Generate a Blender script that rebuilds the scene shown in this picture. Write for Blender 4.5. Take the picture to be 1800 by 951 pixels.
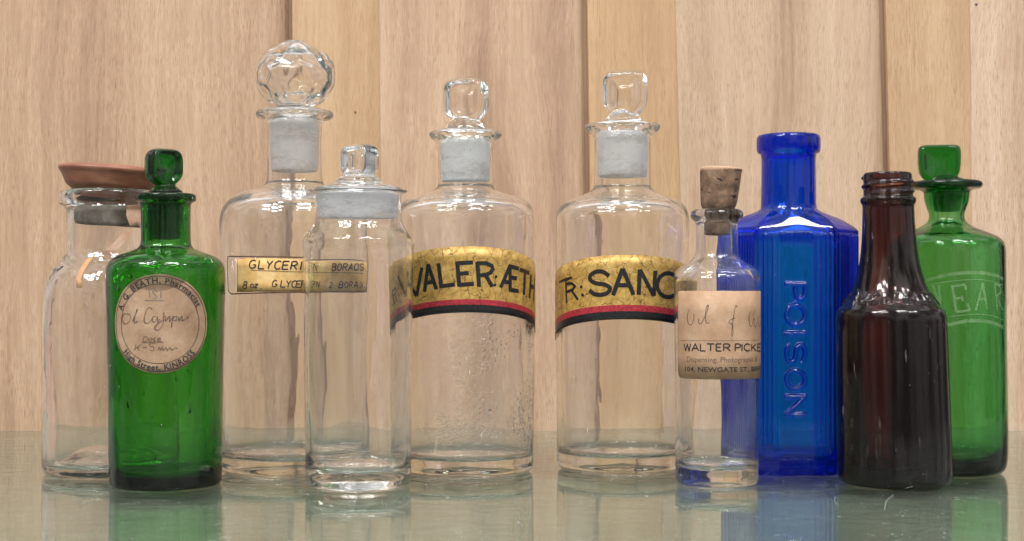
import bpy, bmesh, math, random
import numpy as np
from mathutils import Vector, Matrix

for _o in list(bpy.data.objects):
    bpy.data.objects.remove(_o)
scene = bpy.context.scene
COL = scene.collection
RNG = np.random.default_rng(7)
random.seed(7)

# ------------------------------------------------------------------ camera
F = 2500.0          # focal length in photograph pixels (1800 wide)
H = 0.088           # camera height above the shelf
HY = 520.0          # horizon row in the photograph
cam_d = bpy.data.cameras.new("camera")
cam = bpy.data.objects.new("camera", cam_d)
COL.objects.link(cam)
cam.location = (0, 0, H)
cam.rotation_euler = (math.radians(90), 0, 0)
cam_d.sensor_width = 36.0
cam_d.lens = 36.0 * F / 1800.0
cam_d.shift_y = (HY - 475.5) / 1800.0
cam_d.clip_start = 0.01
cam_d.clip_end = 50
scene.camera = cam

# ------------------------------------------------------------------ world
world = bpy.data.worlds.new("World")
scene.world = world
world.use_nodes = True
wn = world.node_tree.nodes
wl = world.node_tree.links
wn.clear()
w_out = wn.new("ShaderNodeOutputWorld")
w_bg = wn.new("ShaderNodeBackground")
w_tc = wn.new("ShaderNodeTexCoord")
w_sep = wn.new("ShaderNodeSeparateXYZ")
w_map = wn.new("ShaderNodeMapRange")
w_map.inputs[1].default_value = -1
w_map.inputs[2].default_value = 1
w_ramp = wn.new("ShaderNodeValToRGB")
els = w_ramp.color_ramp.elements
els[0].position = 0.0
els[0].color = (.10, .10, .09, 1)
els[1].position = 1.0
els[1].color = (1.0, .985, .96, 1)
for p, c in ((.45, (.16, .155, .15)), (.56, (.42, .41, .40)), (.70, (.75, .73, .71)), (.85, (.95, .92, .89))):
    e = els.new(p)
    e.color = (*c, 1)
w_noise = wn.new("ShaderNodeTexNoise")
w_noise.inputs["Scale"].default_value = 3.2
w_noise.inputs["Detail"].default_value = 2
w_r2 = wn.new("ShaderNodeValToRGB")
w_r2.color_ramp.elements[0].position = .42
w_r2.color_ramp.elements[0].color = (.22, .22, .23, 1)
w_r2.color_ramp.elements[1].position = .60
w_r2.color_ramp.elements[1].color = (1.25, 1.25, 1.25, 1)
w_mul = wn.new("ShaderNodeMixRGB")
w_mul.blend_type = 'MULTIPLY'
w_mul.inputs[0].default_value = 1
wl.new(w_tc.outputs["Generated"], w_sep.inputs[0])
wl.new(w_tc.outputs["Generated"], w_noise.inputs["Vector"])
wl.new(w_sep.outputs["Z"], w_map.inputs[0])
wl.new(w_map.outputs[0], w_ramp.inputs[0])
wl.new(w_noise.outputs[0], w_r2.inputs[0])
wl.new(w_ramp.outputs[0], w_mul.inputs[1])
wl.new(w_r2.outputs[0], w_mul.inputs[2])
wl.new(w_mul.outputs[0], w_bg.inputs[0])
w_bg.inputs[1].default_value = 1.05
wl.new(w_bg.outputs[0], w_out.inputs[0])

# ------------------------------------------------------------------ lamps (shop ceiling lights in front of and above the shelf)
def lamp(loc, size, power, target=(0, .75, .08), color=(1, .98, .95)):
    ld = bpy.data.lights.new("ceiling_lamp", 'AREA')
    ld.shape = 'RECTANGLE'
    ld.size, ld.size_y = size
    ld.energy = power
    ld.color = color
    lo = bpy.data.objects.new("ceiling_lamp", ld)
    COL.objects.link(lo)
    lo.location = loc
    lo.rotation_euler = (Vector(target) - Vector(loc)).to_track_quat('-Z', 'Y').to_euler()
    return lo

LAMP_K = 1.33
for (x, y, z, sx, sy, rad) in (
        (-1.30, -.45, 1.70, .44, .30, 30), (-.85, -.55, 1.85, .26, .22, 30), (-.52, -.25, 1.90, .20, .26, 28),
        (-1.05, -1.05, 1.70, .34, .20, 28), (-.62, -1.0, 1.75, .16, .20, 28),
        (.50, -.40, 1.85, .62, .34, 24), (1.05, -.70, 1.75, .24, .24, 24), (.30, -1.0, 1.80, .16, .22, 24),
        (1.40, -.35, 1.70, .22, .24, 24)):
    lamp((x, y, z), (sx, sy), math.pi * rad * sx * sy * LAMP_K)      # rad: brightness of the lamp's face

# ------------------------------------------------------------------ render settings
scene.view_settings.view_transform = 'Standard'
scene.view_settings.look = 'None'
scene.view_settings.exposure = 0.09
scene.view_settings.gamma = 1.0
cy = scene.cycles
cy.max_bounces = 40
cy.transmission_bounces = 36
cy.glossy_bounces = 12
cy.diffuse_bounces = 4
cy.transparent_max_bounces = 24
cy.volume_bounces = 0
cy.caustics_reflective = True
cy.caustics_refractive = True
cy.sample_clamp_indirect = 60.0
cy.sample_clamp_direct = 0.0
cy.blur_glossy = 0.4
cy.use_denoising = True
cy.use_adaptive_sampling = False

# ------------------------------------------------------------------ object helpers
def mesh_obj(name, verts, faces, mat=None, parent=None, smooth=True, uv=None, mats=None, midx=None, loc=(0, 0, 0)):
    me = bpy.data.meshes.new(name)
    v = np.asarray(verts, dtype=float)
    me.from_pydata(v.tolist(), [], [list(map(int, f)) for f in faces])
    if uv is not None:
        lay = me.uv_layers.new(name="UVMap")
        uv = np.asarray(uv)
        li = np.empty(len(me.loops), dtype=np.int32)
        me.loops.foreach_get("vertex_index", li)
        lay.data.foreach_set("uv", uv[li].astype(np.float32).ravel())
    for m in (mats or ([mat] if mat else [])):
        me.materials.append(m)
    if midx is not None:
        me.polygons.foreach_set("material_index", np.asarray(midx, dtype=np.int32))
    if smooth:
        me.polygons.foreach_set("use_smooth", np.ones(len(me.polygons), dtype=bool))
    me.update()
    o = bpy.data.objects.new(name, me)
    COL.objects.link(o)
    o.location = loc
    if parent is not None:
        o.parent = parent
    return o

def thing(name, loc, label, cat, group=None):
    o = bpy.data.objects.new(name, None)
    COL.objects.link(o)
    o.location = loc
    o.empty_display_size = .02
    o["label"] = label
    o["category"] = cat
    if group:
        o["group"] = group
    return o

def tag(o, label, cat, group=None):
    o["label"] = label
    o["category"] = cat
    if group:
        o["group"] = group
    return o

def chaikin(pts, n=3):
    p = np.asarray(pts, float)
    for _ in range(n):
        q = np.empty((2 * (len(p) - 1), p.shape[1]))
        q[0::2] = .75 * p[:-1] + .25 * p[1:]
        q[1::2] = .25 * p[:-1] + .75 * p[1:]
        p = np.vstack([p[:1], q, p[-1:]])
    return p

def catmull(pts, n=6):
    p = np.asarray(pts, float)
    if len(p) < 3:
        return p
    e = np.vstack([2 * p[0] - p[1], p, 2 * p[-1] - p[-2]])
    out = []
    for i in range(1, len(e) - 2):
        a, b, c, d = e[i - 1], e[i], e[i + 1], e[i + 2]
        for t in np.linspace(0, 1, n, endpoint=False):
            out.append(.5 * (2 * b + (c - a) * t + (2 * a - 5 * b + 4 * c - d) * t ** 2 + (3 * b - a - 3 * c + d) * t ** 3))
    out.append(p[-1])
    return np.array(out)

def resample(p, step):
    p = np.asarray(p, float)
    out = [p[0]]
    for a, b in zip(p[:-1], p[1:]):
        n = max(1, int(math.ceil(np.linalg.norm(b - a) / step)))
        for k in range(1, n + 1):
            out.append(a + (b - a) * k / n)
    return np.array(out)

def grid_rings(rings):
    """rings: list of (n,3) arrays (closed rings) or a single point; returns verts, faces"""
    verts, faces, prev = [], [], None
    base = 0
    for r in rings:
        r = np.atleast_2d(r)
        idx = list(range(base, base + len(r)))
        verts.append(r)
        base += len(r)
        if prev is not None:
            if len(prev) == 1 and len(idx) > 1:
                n = len(idx)
                faces += [(prev[0], idx[(k + 1) % n], idx[k]) for k in range(n)]
            elif len(idx) == 1 and len(prev) > 1:
                n = len(prev)
                faces += [(prev[k], prev[(k + 1) % n], idx[0]) for k in range(n)]
            elif len(idx) > 1:
                n = len(idx)
                faces += [(prev[k], prev[(k + 1) % n], idx[(k + 1) % n], idx[k]) for k in range(n)]
        prev = idx
    return np.vstack(verts), faces

def wob(th, z, seed, amp):
    r = np.random.default_rng(seed)
    s = np.zeros_like(th + z)
    for k in range(7):
        f = r.integers(1, 6)
        kz = r.uniform(15, 90)
        s = s + np.sin(f * th + r.uniform(0, 6.28) + kz * z * r.choice([-1, 1])) / (1 + .25 * k)
    return amp * s / 2.2

class Jar:
    """a round bottle measured in photograph pixels: axis column cx, front contact row yf, half width hw"""
    def __init__(self, cx, yf, hw, lean=0.0):
        self.cx, self.hw = cx, hw
        self.yc = HY + (yf - HY) * (1 - hw / F)
        self.d = H * F / (self.yc - HY)
        self.k = self.d / F
        self.X = (cx - 900) * self.k
        self.R = hw * self.k
        self.loc = (self.X, self.d, .0002)
        self.lean = lean            # metres of x per metre of z

    def z(self, y):
        return H - (y - HY) * self.k

    def pts(self, lst):             # (half width px, row px) -> (r, z)
        return np.array([(a * self.k, max(0.0, self.z(b))) for a, b in lst])

    def onto(self, x, y, R):
        """photograph point -> (theta, z) on the cylinder of radius R about the axis (front side)"""
        x = np.asarray(x, float)
        y = np.asarray(y, float)
        dx = (x - 900) / F
        a = dx ** 2 + 1
        Xc, Yc = self.X, self.d
        for _ in range(3):
            bb = -2 * (dx * Xc + Yc)
            cc = Xc ** 2 + Yc ** 2 - R ** 2
            disc = np.maximum(bb ** 2 - 4 * a * cc, 0)
            t = (-bb - np.sqrt(disc)) / (2 * a)
            zz = H - (y - HY) / F * t
            Xc = self.X + self.lean * zz
        th = np.arctan2(t * dx - Xc, -(t - Yc))
        return th, zz

    def p3(self, th, z, R):
        return np.stack([R * np.sin(th) + self.lean * z, -R * np.cos(th), z], -1)

def lathe_data(prof, seg=144, disp=None, lean=0.0):
    th = np.linspace(0, 2 * math.pi, seg, endpoint=False)
    rings = []
    n = len(prof)
    for i, (r, z) in enumerate(prof):
        if r < 1e-5:
            rings.append(np.array([[lean * z, 0, z]]))
            continue
        rr = np.full(seg, r)
        if disp is not None:
            rr = rr + disp(th, z, r, i / (n - 1))
        rings.append(np.stack([rr * np.sin(th) + lean * z, -rr * np.cos(th), np.full(seg, z)], -1))
    return grid_rings(rings)

def bottle_body(j, outer, inner, mat, parent, seed=1, wo=.00007, wi=.00017, seg=160, extra=None, name="body", step=.0011, ch=3):
    """outer: base centre -> lip, inner: lip -> inside base centre, both (half px, row)"""
    po = chaikin(j.pts(outer), ch)
    pi_ = chaikin(j.pts(inner), ch)
    prof = np.vstack([resample(po, step), resample(pi_, step)[0 if np.linalg.norm(po[-1] - pi_[0]) > 1e-6 else 1:]])
    no = len(resample(po, step))
    prof[0, 0] = prof[-1, 0] = 0
    cnt = [0]

    def disp(th, z, r, f):
        i = cnt[0]
        cnt[0] += 1
        return dfun(th, z, r, i < no)

    def dfun(th, z, r, is_out):
        fade = min(1, max(0, z - .002) / .008) * min(1, r / (.6 * j.R))
        d = wob(th, np.full_like(th, z), seed + (0 if is_out else 50), wo if is_out else wi) * fade
        if extra is not None and is_out:
            d = d + extra(th, z, r)
        return d

    def disp2(th, z, r, f):
        i = int(round(f * (len(prof) - 1)))
        return dfun(th, z, r, i < no)
    v, fc = lathe_data(prof, seg, disp2, j.lean)
    return mesh_obj(name, v, fc, mat, parent)

# ------------------------------------------------------------------ material helpers
def new_mat(name):
    m = bpy.data.materials.new(name)
    m.use_nodes = True
    nt = m.node_tree
    nt.nodes.clear()
    return m, nt.nodes, nt.links, nt.nodes.new("ShaderNodeOutputMaterial")

def setin(n, **kw):
    for k, v in kw.items():
        n.inputs[k.replace("_", " ")].default_value = v

def math_node(N, L, op, a, b=None, clamp=False):
    n = N.new("ShaderNodeMath")
    n.operation = op
    n.use_clamp = clamp
    for i, v in enumerate((a, b)):
        if v is None:
            continue
        if isinstance(v, (int, float)):
            n.inputs[i].default_value = v
        else:
            L.new(v, n.inputs[i])
    return n.outputs[0]

def noise(N, L, vec, scale, detail=3, rough=.5):
    n = N.new("ShaderNodeTexNoise")
    n.inputs["Scale"].default_value = scale
    n.inputs["Detail"].default_value = detail
    n.inputs["Roughness"].default_value = rough
    L.new(vec, n.inputs["Vector"])
    return n.outputs[0]

def mapping(N, L, vec, scale=(1, 1, 1), rot=(0, 0, 0), loc=(0, 0, 0)):
    n = N.new("ShaderNodeMapping")
    n.inputs["Scale"].default_value = scale
    n.inputs["Rotation"].default_value = rot
    n.inputs["Location"].default_value = loc
    L.new(vec, n.inputs["Vector"])
    return n.outputs[0]

def ramp(N, L, fac, stops, interp='LINEAR'):
    n = N.new("ShaderNodeValToRGB")
    n.color_ramp.interpolation = interp
    e = n.color_ramp.elements
    while len(e) < len(stops):
        e.new(.5)
    for el, (p, c) in zip(e, stops):
        el.position = p
        el.color = (*c, 1) if len(c) == 3 else c
    L.new(fac, n.inputs[0])
    return n.outputs[0]

def step_mask(N, L, val, lo, hi):
    n = N.new("ShaderNodeMapRange")
    n.inputs[1].default_value = lo
    n.inputs[2].default_value = hi
    n.inputs[3].default_value = 0
    n.inputs[4].default_value = 1
    L.new(val, n.inputs[0])
    return n.outputs[0]

def glass(name, absorb=(12, 2, 6), tint=(1, 1, 1), rough=0.0, haze=.0, haze_col=(.8, .8, .8), specks=.5, scratches=0.0,
          bump=.25, seeds=0.0, drops=False, ior=1.5):
    m, N, L, out = new_mat(name)
    tc = N.new("ShaderNodeTexCoord")
    P = tc.outputs["Object"]
    g = N.new("ShaderNodeBsdfGlass")
    g.inputs["Color"].default_value = (*tint, 1)
    g.inputs["Roughness"].default_value = rough
    g.inputs["IOR"].default_value = ior
    # gentle unevenness of old glass
    h = noise(N, L, mapping(N, L, P, (1, 1, .35)), 95, 2)
    hgt = math_node(N, L, 'MULTIPLY', h, bump)
    if seeds:
        vo = N.new("ShaderNodeTexVoronoi")
        vo.inputs["Scale"].default_value = 190
        L.new(mapping(N, L, P, (1, 1, .55)), vo.inputs["Vector"])
        s1 = step_mask(N, L, vo.outputs["Distance"], .16, .02)
        rr = N.new("ShaderNodeSeparateColor")
        L.new(vo.outputs["Color"], rr.inputs[0])
        s2 = step_mask(N, L, rr.outputs[0], .80, .82)
        hgt = math_node(N, L, 'ADD', hgt, math_node(N, L, 'MULTIPLY', math_node(N, L, 'MULTIPLY', s1, s2), seeds))
    if drops:
        vo = N.new("ShaderNodeTexVoronoi")
        vo.inputs["Scale"].default_value = 760
        L.new(P, vo.inputs["Vector"])
        s1 = step_mask(N, L, vo.outputs["Distance"], .42, .0)
        rr = N.new("ShaderNodeSeparateColor")
        L.new(vo.outputs["Color"], rr.inputs[0])
        s2 = step_mask(N, L, rr.outputs[1], .45, .55)
        big = noise(N, L, mapping(N, L, P, (1, 1, 1), loc=(.013, 0, .02)), 42, 2)
        s3 = step_mask(N, L, big, .42, .56)
        sx = N.new("ShaderNodeSeparateXYZ")
        L.new(P, sx.inputs[0])
        zt = step_mask(N, L, sx.outputs[2], .086, .070)
        zb = step_mask(N, L, sx.outputs[2], .012, .022)
        mask = math_node(N, L, 'MULTIPLY', math_node(N, L, 'MULTIPLY', math_node(N, L, 'MULTIPLY', s3, zt), zb), step_mask(N, L, sx.outputs[0], -.024, .004))
        hgt = math_node(N, L, 'ADD', hgt, math_node(N, L, 'MULTIPLY', math_node(N, L, 'MULTIPLY', s1, s2), math_node(N, L, 'MULTIPLY', mask, .62)))
    bp = N.new("ShaderNodeBump")
    bp.inputs["Strength"].default_value = 1
    bp.inputs["Distance"].default_value = .0006
    L.new(hgt, bp.inputs["Height"])
    L.new(bp.outputs[0], g.inputs["Normal"])
    sh = g.outputs[0]
    # dust haze, specks, hairline scratches; on cobalt the haze paints in glowing light
    fac = None
    if haze:
        hn = noise(N, L, mapping(N, L, P, (1, 1, .4)), 30, 4)
        fac = math_node(N, L, 'MULTIPLY', step_mask(N, L, hn, .25, .8), haze * 2)
    if specks:
        vo = N.new("ShaderNodeTexVoronoi")
        vo.inputs["Scale"].default_value = 330
        L.new(P, vo.inputs["Vector"])
        rr = N.new("ShaderNodeSeparateColor")
        L.new(vo.outputs["Color"], rr.inputs[0])
        s = math_node(N, L, 'MULTIPLY', step_mask(N, L, vo.outputs["Distance"], .13, .06), step_mask(N, L, rr.outputs[0], .86, .9))
        s = math_node(N, L, 'MULTIPLY', s, specks)
        fac = s if fac is None else math_node(N, L, 'ADD', fac, s, True)
    if scratches:
        for (ro, sc, lo) in (((0, .5, 0), 900, .68), ((0, -.8, .3), 1100, .69), ((.2, 1.25, 0), 1000, .69)):
            sn = noise(N, L, mapping(N, L, P, (1, .4, .10), ro), sc * .8, 1)
            mk = noise(N, L, P, 70, 3)
            s = math_node(N, L, 'MULTIPLY', step_mask(N, L, sn, lo, lo + .05), step_mask(N, L, mk, .52, .68))
            s = math_node(N, L, 'MULTIPLY', s, scratches)
            fac = s if fac is None else math_node(N, L, 'ADD', fac, s, True)
    if fac is not None:
        df = N.new("ShaderNodeBsdfDiffuse")
        df.inputs[0].default_value = (*haze_col, 1)
        tl = N.new("ShaderNodeBsdfTranslucent")
        tl.inputs[0].default_value = (*haze_col, 1)
        m0 = N.new("ShaderNodeMixShader")
        m0.inputs[0].default_value = .5
        L.new(df.outputs[0], m0.inputs[1])
        L.new(tl.outputs[0], m0.inputs[2])
        mx = N.new("ShaderNodeMixShader")
        L.new(fac, mx.inputs[0])
        L.new(sh, mx.inputs[1])
        L.new(m0.outputs[0], mx.inputs[2])
        sh = mx.outputs[0]
    L.new(sh, out.inputs["Surface"])
    if absorb is not None:
        va = N.new("ShaderNodeVolumeAbsorption")
        mxa = max(absorb) * 1.001 + 1e-6
        va.inputs["Color"].default_value = (*[1 - a / mxa for a in absorb], 1)
        va.inputs["Density"].default_value = mxa
        L.new(va.outputs[0], out.inputs["Volume"])
    return m

def frosted(name, white=.45, col=(.96, .96, .96), rough=.35, bands=True, absorb=None):
    m, N, L, out = new_mat(name)
    tc = N.new("ShaderNodeTexCoord")
    P = tc.outputs["Object"]
    g = N.new("ShaderNodeBsdfRefraction")
    g.inputs["Roughness"].default_value = rough * .6
    g.inputs["IOR"].default_value = 1.05
    df = N.new("ShaderNodeBsdfDiffuse")
    df.inputs[0].default_value = (*col, 1)
    tl = N.new("ShaderNodeBsdfTranslucent")
    tl.inputs[0].default_value = (*col, 1)
    m0 = N.new("ShaderNodeMixShader")
    m0.inputs[0].default_value = .22
    L.new(df.outputs[0], m0.inputs[1])
    L.new(tl.outputs[0], m0.inputs[2])
    mx = N.new("ShaderNodeMixShader")
    n1 = noise(N, L, mapping(N, L, P, (.35, .35, 1), (.12, .1, 0)), 140, 3)
    n2 = noise(N, L, mapping(N, L, P, (.3, .3, 1)), 1500, 2)
    nn = math_node(N, L, 'ADD', math_node(N, L, 'MULTIPLY', n1, .75), math_node(N, L, 'MULTIPLY', n2, .25))
    r = step_mask(N, L, nn, .36, .52) if bands else nn
    f = math_node(N, L, 'MULTIPLY', math_node(N, L, 'ADD', math_node(N, L, 'MULTIPLY', r, .55), .5), white)
    L.new(f, mx.inputs[0])
    L.new(g.outputs[0], mx.inputs[1])
    L.new(m0.outputs[0], mx.inputs[2])
    L.new(mx.outputs[0], out.inputs["Surface"])
    if absorb is not None:
        va = N.new("ShaderNodeVolumeAbsorption")
        mxa = max(absorb) * 1.001
        va.inputs["Color"].default_value = (*[1 - a / mxa for a in absorb], 1)
        va.inputs["Density"].default_value = mxa
        L.new(va.outputs[0], out.inputs["Volume"])
    return m

def paper(name, c0, c1, c2, spec=.25, coord="UV", scale=1.0):
    m, N, L, out = new_mat(name)
    tc = N.new("ShaderNodeTexCoord")
    P = tc.outputs[coord]
    b = N.new("ShaderNodeBsdfPrincipled")
    n1 = noise(N, L, P, 2.2 * scale, 5, .6)
    n2 = noise(N, L, P, 28 * scale, 3, .6)
    nn = math_node(N, L, 'ADD', math_node(N, L, 'MULTIPLY', n1, .8), math_node(N, L, 'MULTIPLY', n2, .2))
    c = ramp(N, L, nn, ((.30, c0), (.50, c1), (.68, c2)))
    L.new(c, b.inputs["Base Color"])
    b.inputs["Roughness"].default_value = .6
    b.inputs["Specular IOR Level"].default_value = spec
    bp = N.new("ShaderNodeBump")
    bp.inputs["Strength"].default_value = .4
    bp.inputs["Distance"].default_value = .0002
    L.new(n2, bp.inputs["Height"])
    L.new(bp.outputs[0], b.inputs["Normal"])
    L.new(b.outputs[0], out.inputs["Surface"])
    return m

def ink(name, col, rough=.5, alpha=1.0):
    m, N, L, out = new_mat(name)
    tc = N.new("ShaderNodeTexCoord")
    b = N.new("ShaderNodeBsdfPrincipled")
    n1 = noise(N, L, tc.outputs["Object"], 900, 2)
    c = ramp(N, L, n1, ((.35, tuple(x * .8 for x in col)), (.7, tuple(min(1, x * 1.5 + .006) for x in col))))
    L.new(c, b.inputs["Base Color"])
    b.inputs["Roughness"].default_value = rough
    if alpha < 1:
        fa = step_mask(N, L, n1, .30, .62)
        L.new(math_node(N, L, 'MULTIPLY', math_node(N, L, 'ADD', math_node(N, L, 'MULTIPLY', fa, .5), .6), alpha, True), b.inputs["Alpha"])
    L.new(b.outputs[0], out.inputs["Surface"])
    return m

def gold_mat(name):
    m, N, L, out = new_mat(name)
    tc = N.new("ShaderNodeTexCoord")
    P = tc.outputs["UV"]
    wn_ = N.new("ShaderNodeTexNoise")
    wn_.inputs["Scale"].default_value = 6
    L.new(P, wn_.inputs["Vector"])
    mixv = N.new("ShaderNodeMixRGB")
    mixv.blend_type = 'ADD'
    mixv.inputs[0].default_value = .16
    L.new(P, mixv.inputs[1])
    L.new(wn_.outputs["Color"], mixv.inputs[2])
    vo = N.new("ShaderNodeTexVoronoi")
    vo.feature = 'DISTANCE_TO_EDGE'
    vo.inputs["Scale"].default_value = 5.5
    L.new(mapping(N, L, mixv.outputs[0], (1.15, .8, 1)), vo.inputs["Vector"])
    vo2 = N.new("ShaderNodeTexVoronoi")
    vo2.feature = 'DISTANCE_TO_EDGE'
    vo2.inputs["Scale"].default_value = 13
    L.new(mapping(N, L, mixv.outputs[0], (1.2, .8, 1)), vo2.inputs["Vector"])
    c1 = step_mask(N, L, vo.outputs["Distance"], .030, .008)
    c2 = math_node(N, L, 'MULTIPLY', step_mask(N, L, vo2.outputs["Distance"], .035, .008), step_mask(N, L, noise(N, L, P, 3.2, 2), .48, .6))
    crack = math_node(N, L, 'MAXIMUM', c1, math_node(N, L, 'MULTIPLY', c2, .75))
    pat = noise(N, L, P, 7, 5, .65)
    col = ramp(N, L, pat, ((.28, (.36, .205, .05)), (.5, (.55, .345, .09)), (.72, (.72, .49, .17))))
    mixc = N.new("ShaderNodeMixRGB")
    L.new(math_node(N, L, 'MULTIPLY', crack, .8), mixc.inputs[0])
    L.new(col, mixc.inputs[1])
    mixc.inputs[2].default_value = (.10, .055, .02, 1)
    b = N.new("ShaderNodeBsdfPrincipled")
    L.new(mixc.outputs[0], b.inputs["Base Color"])
    b.inputs["Metallic"].default_value = .3
    b.inputs["Roughness"].default_value = .42
    bp = N.new("ShaderNodeBump")
    bp.inputs["Strength"].default_value = .5
    bp.inputs["Distance"].default_value = .0003
    L.new(math_node(N, L, 'ADD', math_node(N, L, 'MULTIPLY', crack, -.6), math_node(N, L, 'MULTIPLY', pat, .5)), bp.inputs["Height"])
    L.new(bp.outputs[0], b.inputs["Normal"])
    L.new(b.outputs[0], out.inputs["Surface"])
    return m

def wood_mat(name, dark, mid, light, seed, fleck=.5, wave=1.0):
    m, N, L, out = new_mat(name)
    tc = N.new("ShaderNodeTexCoord")
    P = mapping(N, L, tc.outputs["Object"], loc=(seed * 1.37, seed * .31, seed * .77))
    # slow sideways wander of the grain
    wz = noise(N, L, mapping(N, L, P, (1.0, 1, .35)), 14, 2)
    cmb = N.new("ShaderNodeCombineXYZ")
    L.new(math_node(N, L, 'MULTIPLY', math_node(N, L, 'SUBTRACT', wz, .5), .022 * wave), cmb.inputs[0])
    va = N.new("ShaderNodeVectorMath")
    L.new(P, va.inputs[0])
    L.new(cmb.outputs[0], va.inputs[1])
    Q = va.outputs[0]
    broad = noise(N, L, mapping(N, L, Q, (1, 1, .06)), 26, 3, .55)
    fine = noise(N, L, mapping(N, L, Q, (1, 1, .05)), 330, 5, .68)
    pores = noise(N, L, mapping(N, L, Q, (1, 1, .065)), 2000, 3, .65)
    mott = noise(N, L, mapping(N, L, Q, (1, 1, .55)), 48, 4, .6)
    a = math_node(N, L, 'ADD', math_node(N, L, 'MULTIPLY', broad, .52), math_node(N, L, 'MULTIPLY', fine, .30))
    a = math_node(N, L, 'ADD', a, math_node(N, L, 'MULTIPLY', mott, .18))
    c = ramp(N, L, a, ((.35, dark), (.50, mid), (.64, light)))
    pm = step_mask(N, L, pores, .50, .68)
    pm = math_node(N, L, 'MULTIPLY', pm, step_mask(N, L, mott, .28, .62))
    mx = N.new("ShaderNodeMixRGB")
    mx.blend_type = 'MULTIPLY'
    L.new(math_node(N, L, 'MULTIPLY', pm, fleck), mx.inputs[0])
    L.new(c, mx.inputs[1])
    mx.inputs[2].default_value = (.50, .38, .29, 1)
    pl = step_mask(N, L, pores, .45, .28)
    mx2 = N.new("ShaderNodeMixRGB")
    mx2.blend_type = 'SCREEN'
    L.new(math_node(N, L, 'MULTIPLY', pl, fleck * .30), mx2.inputs[0])
    L.new(mx.outputs[0], mx2.inputs[1])
    mx2.inputs[2].default_value = (.42, .36, .28, 1)
    b = N.new("ShaderNodeBsdfPrincipled")
    L.new(mx2.outputs[0], b.inputs["Base Color"])
    b.inputs["Roughness"].default_value = .48
    b.inputs["Specular IOR Level"].default_value = .3
    bp = N.new("ShaderNodeBump")
    bp.inputs["Strength"].default_value = .35
    bp.inputs["Distance"].default_value = .0004
    L.new(math_node(N, L, 'SUBTRACT', fine, math_node(N, L, 'MULTIPLY', pm, .6)), bp.inputs["Height"])
    L.new(bp.outputs[0], b.inputs["Normal"])
    L.new(b.outputs[0], out.inputs["Surface"])
    return m

# ------------------------------------------------------------------ the setting: shelf and panelled back wall
WD = H * F / (757 - HY)         # distance of the wall face where it meets the shelf
def wx(px):
    return (px - 900) * WD / F
def wz(py):
    return H - (py - HY) * WD / F

def box(name, x0, x1, y0, y1, z0, z1, mat, parent=None, bevel=0.0):
    bm = bmesh.new()
    bmesh.ops.create_cube(bm, size=1)
    for v in bm.verts:
        v.co = Vector(((x0 + x1) / 2 + v.co.x * (x1 - x0), (y0 + y1) / 2 + v.co.y * (y1 - y0), (z0 + z1) / 2 + v.co.z * (z1 - z0)))
    if bevel:
        bmesh.ops.bevel(bm, geom=bm.edges[:], offset=bevel, segments=3, affect='EDGES', profile=.5)
    me = bpy.data.meshes.new(name)
    bm.to_mesh(me)
    bm.free()
    me.materials.append(mat)
    o = bpy.data.objects.new(name, me)
    COL.objects.link(o)
    if parent:
        o.parent = parent
    return o

M_SHELF = glass("shelf_glass", absorb=(11, 5.5, 9.5), haze=.035, haze_col=(.72, .76, .68), specks=.9, scratches=.7, bump=.06)
shelf = box("shelf", -.62, .62, .40, WD - .0015, -.008, 0, M_SHELF, bevel=.0006)
shelf["kind"] = "structure"

mu, N, L, out = new_mat("shelf_underside_paint")
tc = N.new("ShaderNodeTexCoord")
b = N.new("ShaderNodeBsdfPrincipled")
L.new(ramp(N, L, noise(N, L, tc.outputs["Object"], 26, 4), ((.3, (.22, .25, .19)), (.7, (.30, .335, .26)))), b.inputs["Base Color"])
b.inputs["Roughness"].default_value = .8
L.new(b.outputs[0], out.inputs["Surface"])
under = box("cabinet_floor", -.66, .66, .38, WD - .002, -.04, -.0115, mu)
under["kind"] = "structure"

wall = thing("panelled_wall", (0, WD, 0), "wall of vertical brown wooden boards with narrow yellowish strips behind the bottles", "wooden wall")
M_W = [wood_mat("wood_board_%s" % n, *c) for n, c in (
    ("one", ((0.282, 0.177, 0.116), (0.455, 0.302, 0.200), (0.584, 0.415, 0.289), 1, .75)),
    ("two", ((0.327, 0.205, 0.139), (0.500, 0.335, 0.227), (0.634, 0.456, 0.320), 2, .65)),
    ("three", ((0.346, 0.224, 0.151), (0.515, 0.358, 0.245), (0.634, 0.471, 0.342), 3, .6)),
    ("four", ((0.346, 0.219, 0.155), (0.530, 0.372, 0.261), (0.673, 0.507, 0.382), 4, .8)))]
M_S = [wood_mat("wood_strip_%s" % n, *c) for n, c in (
    ("one", ((0.406, 0.257, 0.147), (0.510, 0.335, 0.195), (0.594, 0.410, 0.253), 5, .45, .5)),
    ("two", ((0.416, 0.261, 0.147), (0.525, 0.344, 0.195), (0.604, 0.419, 0.253), 6, .45, .5)),
    ("three", ((0.406, 0.257, 0.151), (0.505, 0.335, 0.200), (0.594, 0.415, 0.261), 7, .45, .5)))]
ZB, ZT = -.05, wz(-260)
def slab(name, prof, mat, lean, zb=.0082):
    """prof: (px column, depth in m behind the wall face) from left to right; lean = px shift of the column per px downwards"""
    p = np.array(prof, float)
    front = [(wx(a), d) for a, d in p]
    back = [(wx(p[-1, 0]), zb), (wx(p[0, 0]), zb)]
    ring = front + back
    zs = np.linspace(ZB, ZT, 2)
    verts = []
    for z in zs:
        sh = lean * (wz(0) - z)
        verts += [(x + sh, d, z) for x, d in ring]
    n = len(ring)
    faces = [(k, (k + 1) % n, n + (k + 1) % n, n + k) for k in range(n)] + [tuple(range(n))[::-1], tuple(range(n, 2 * n))]
    o = mesh_obj(name, verts, faces, mat, wall, smooth=False)
    return o
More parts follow.
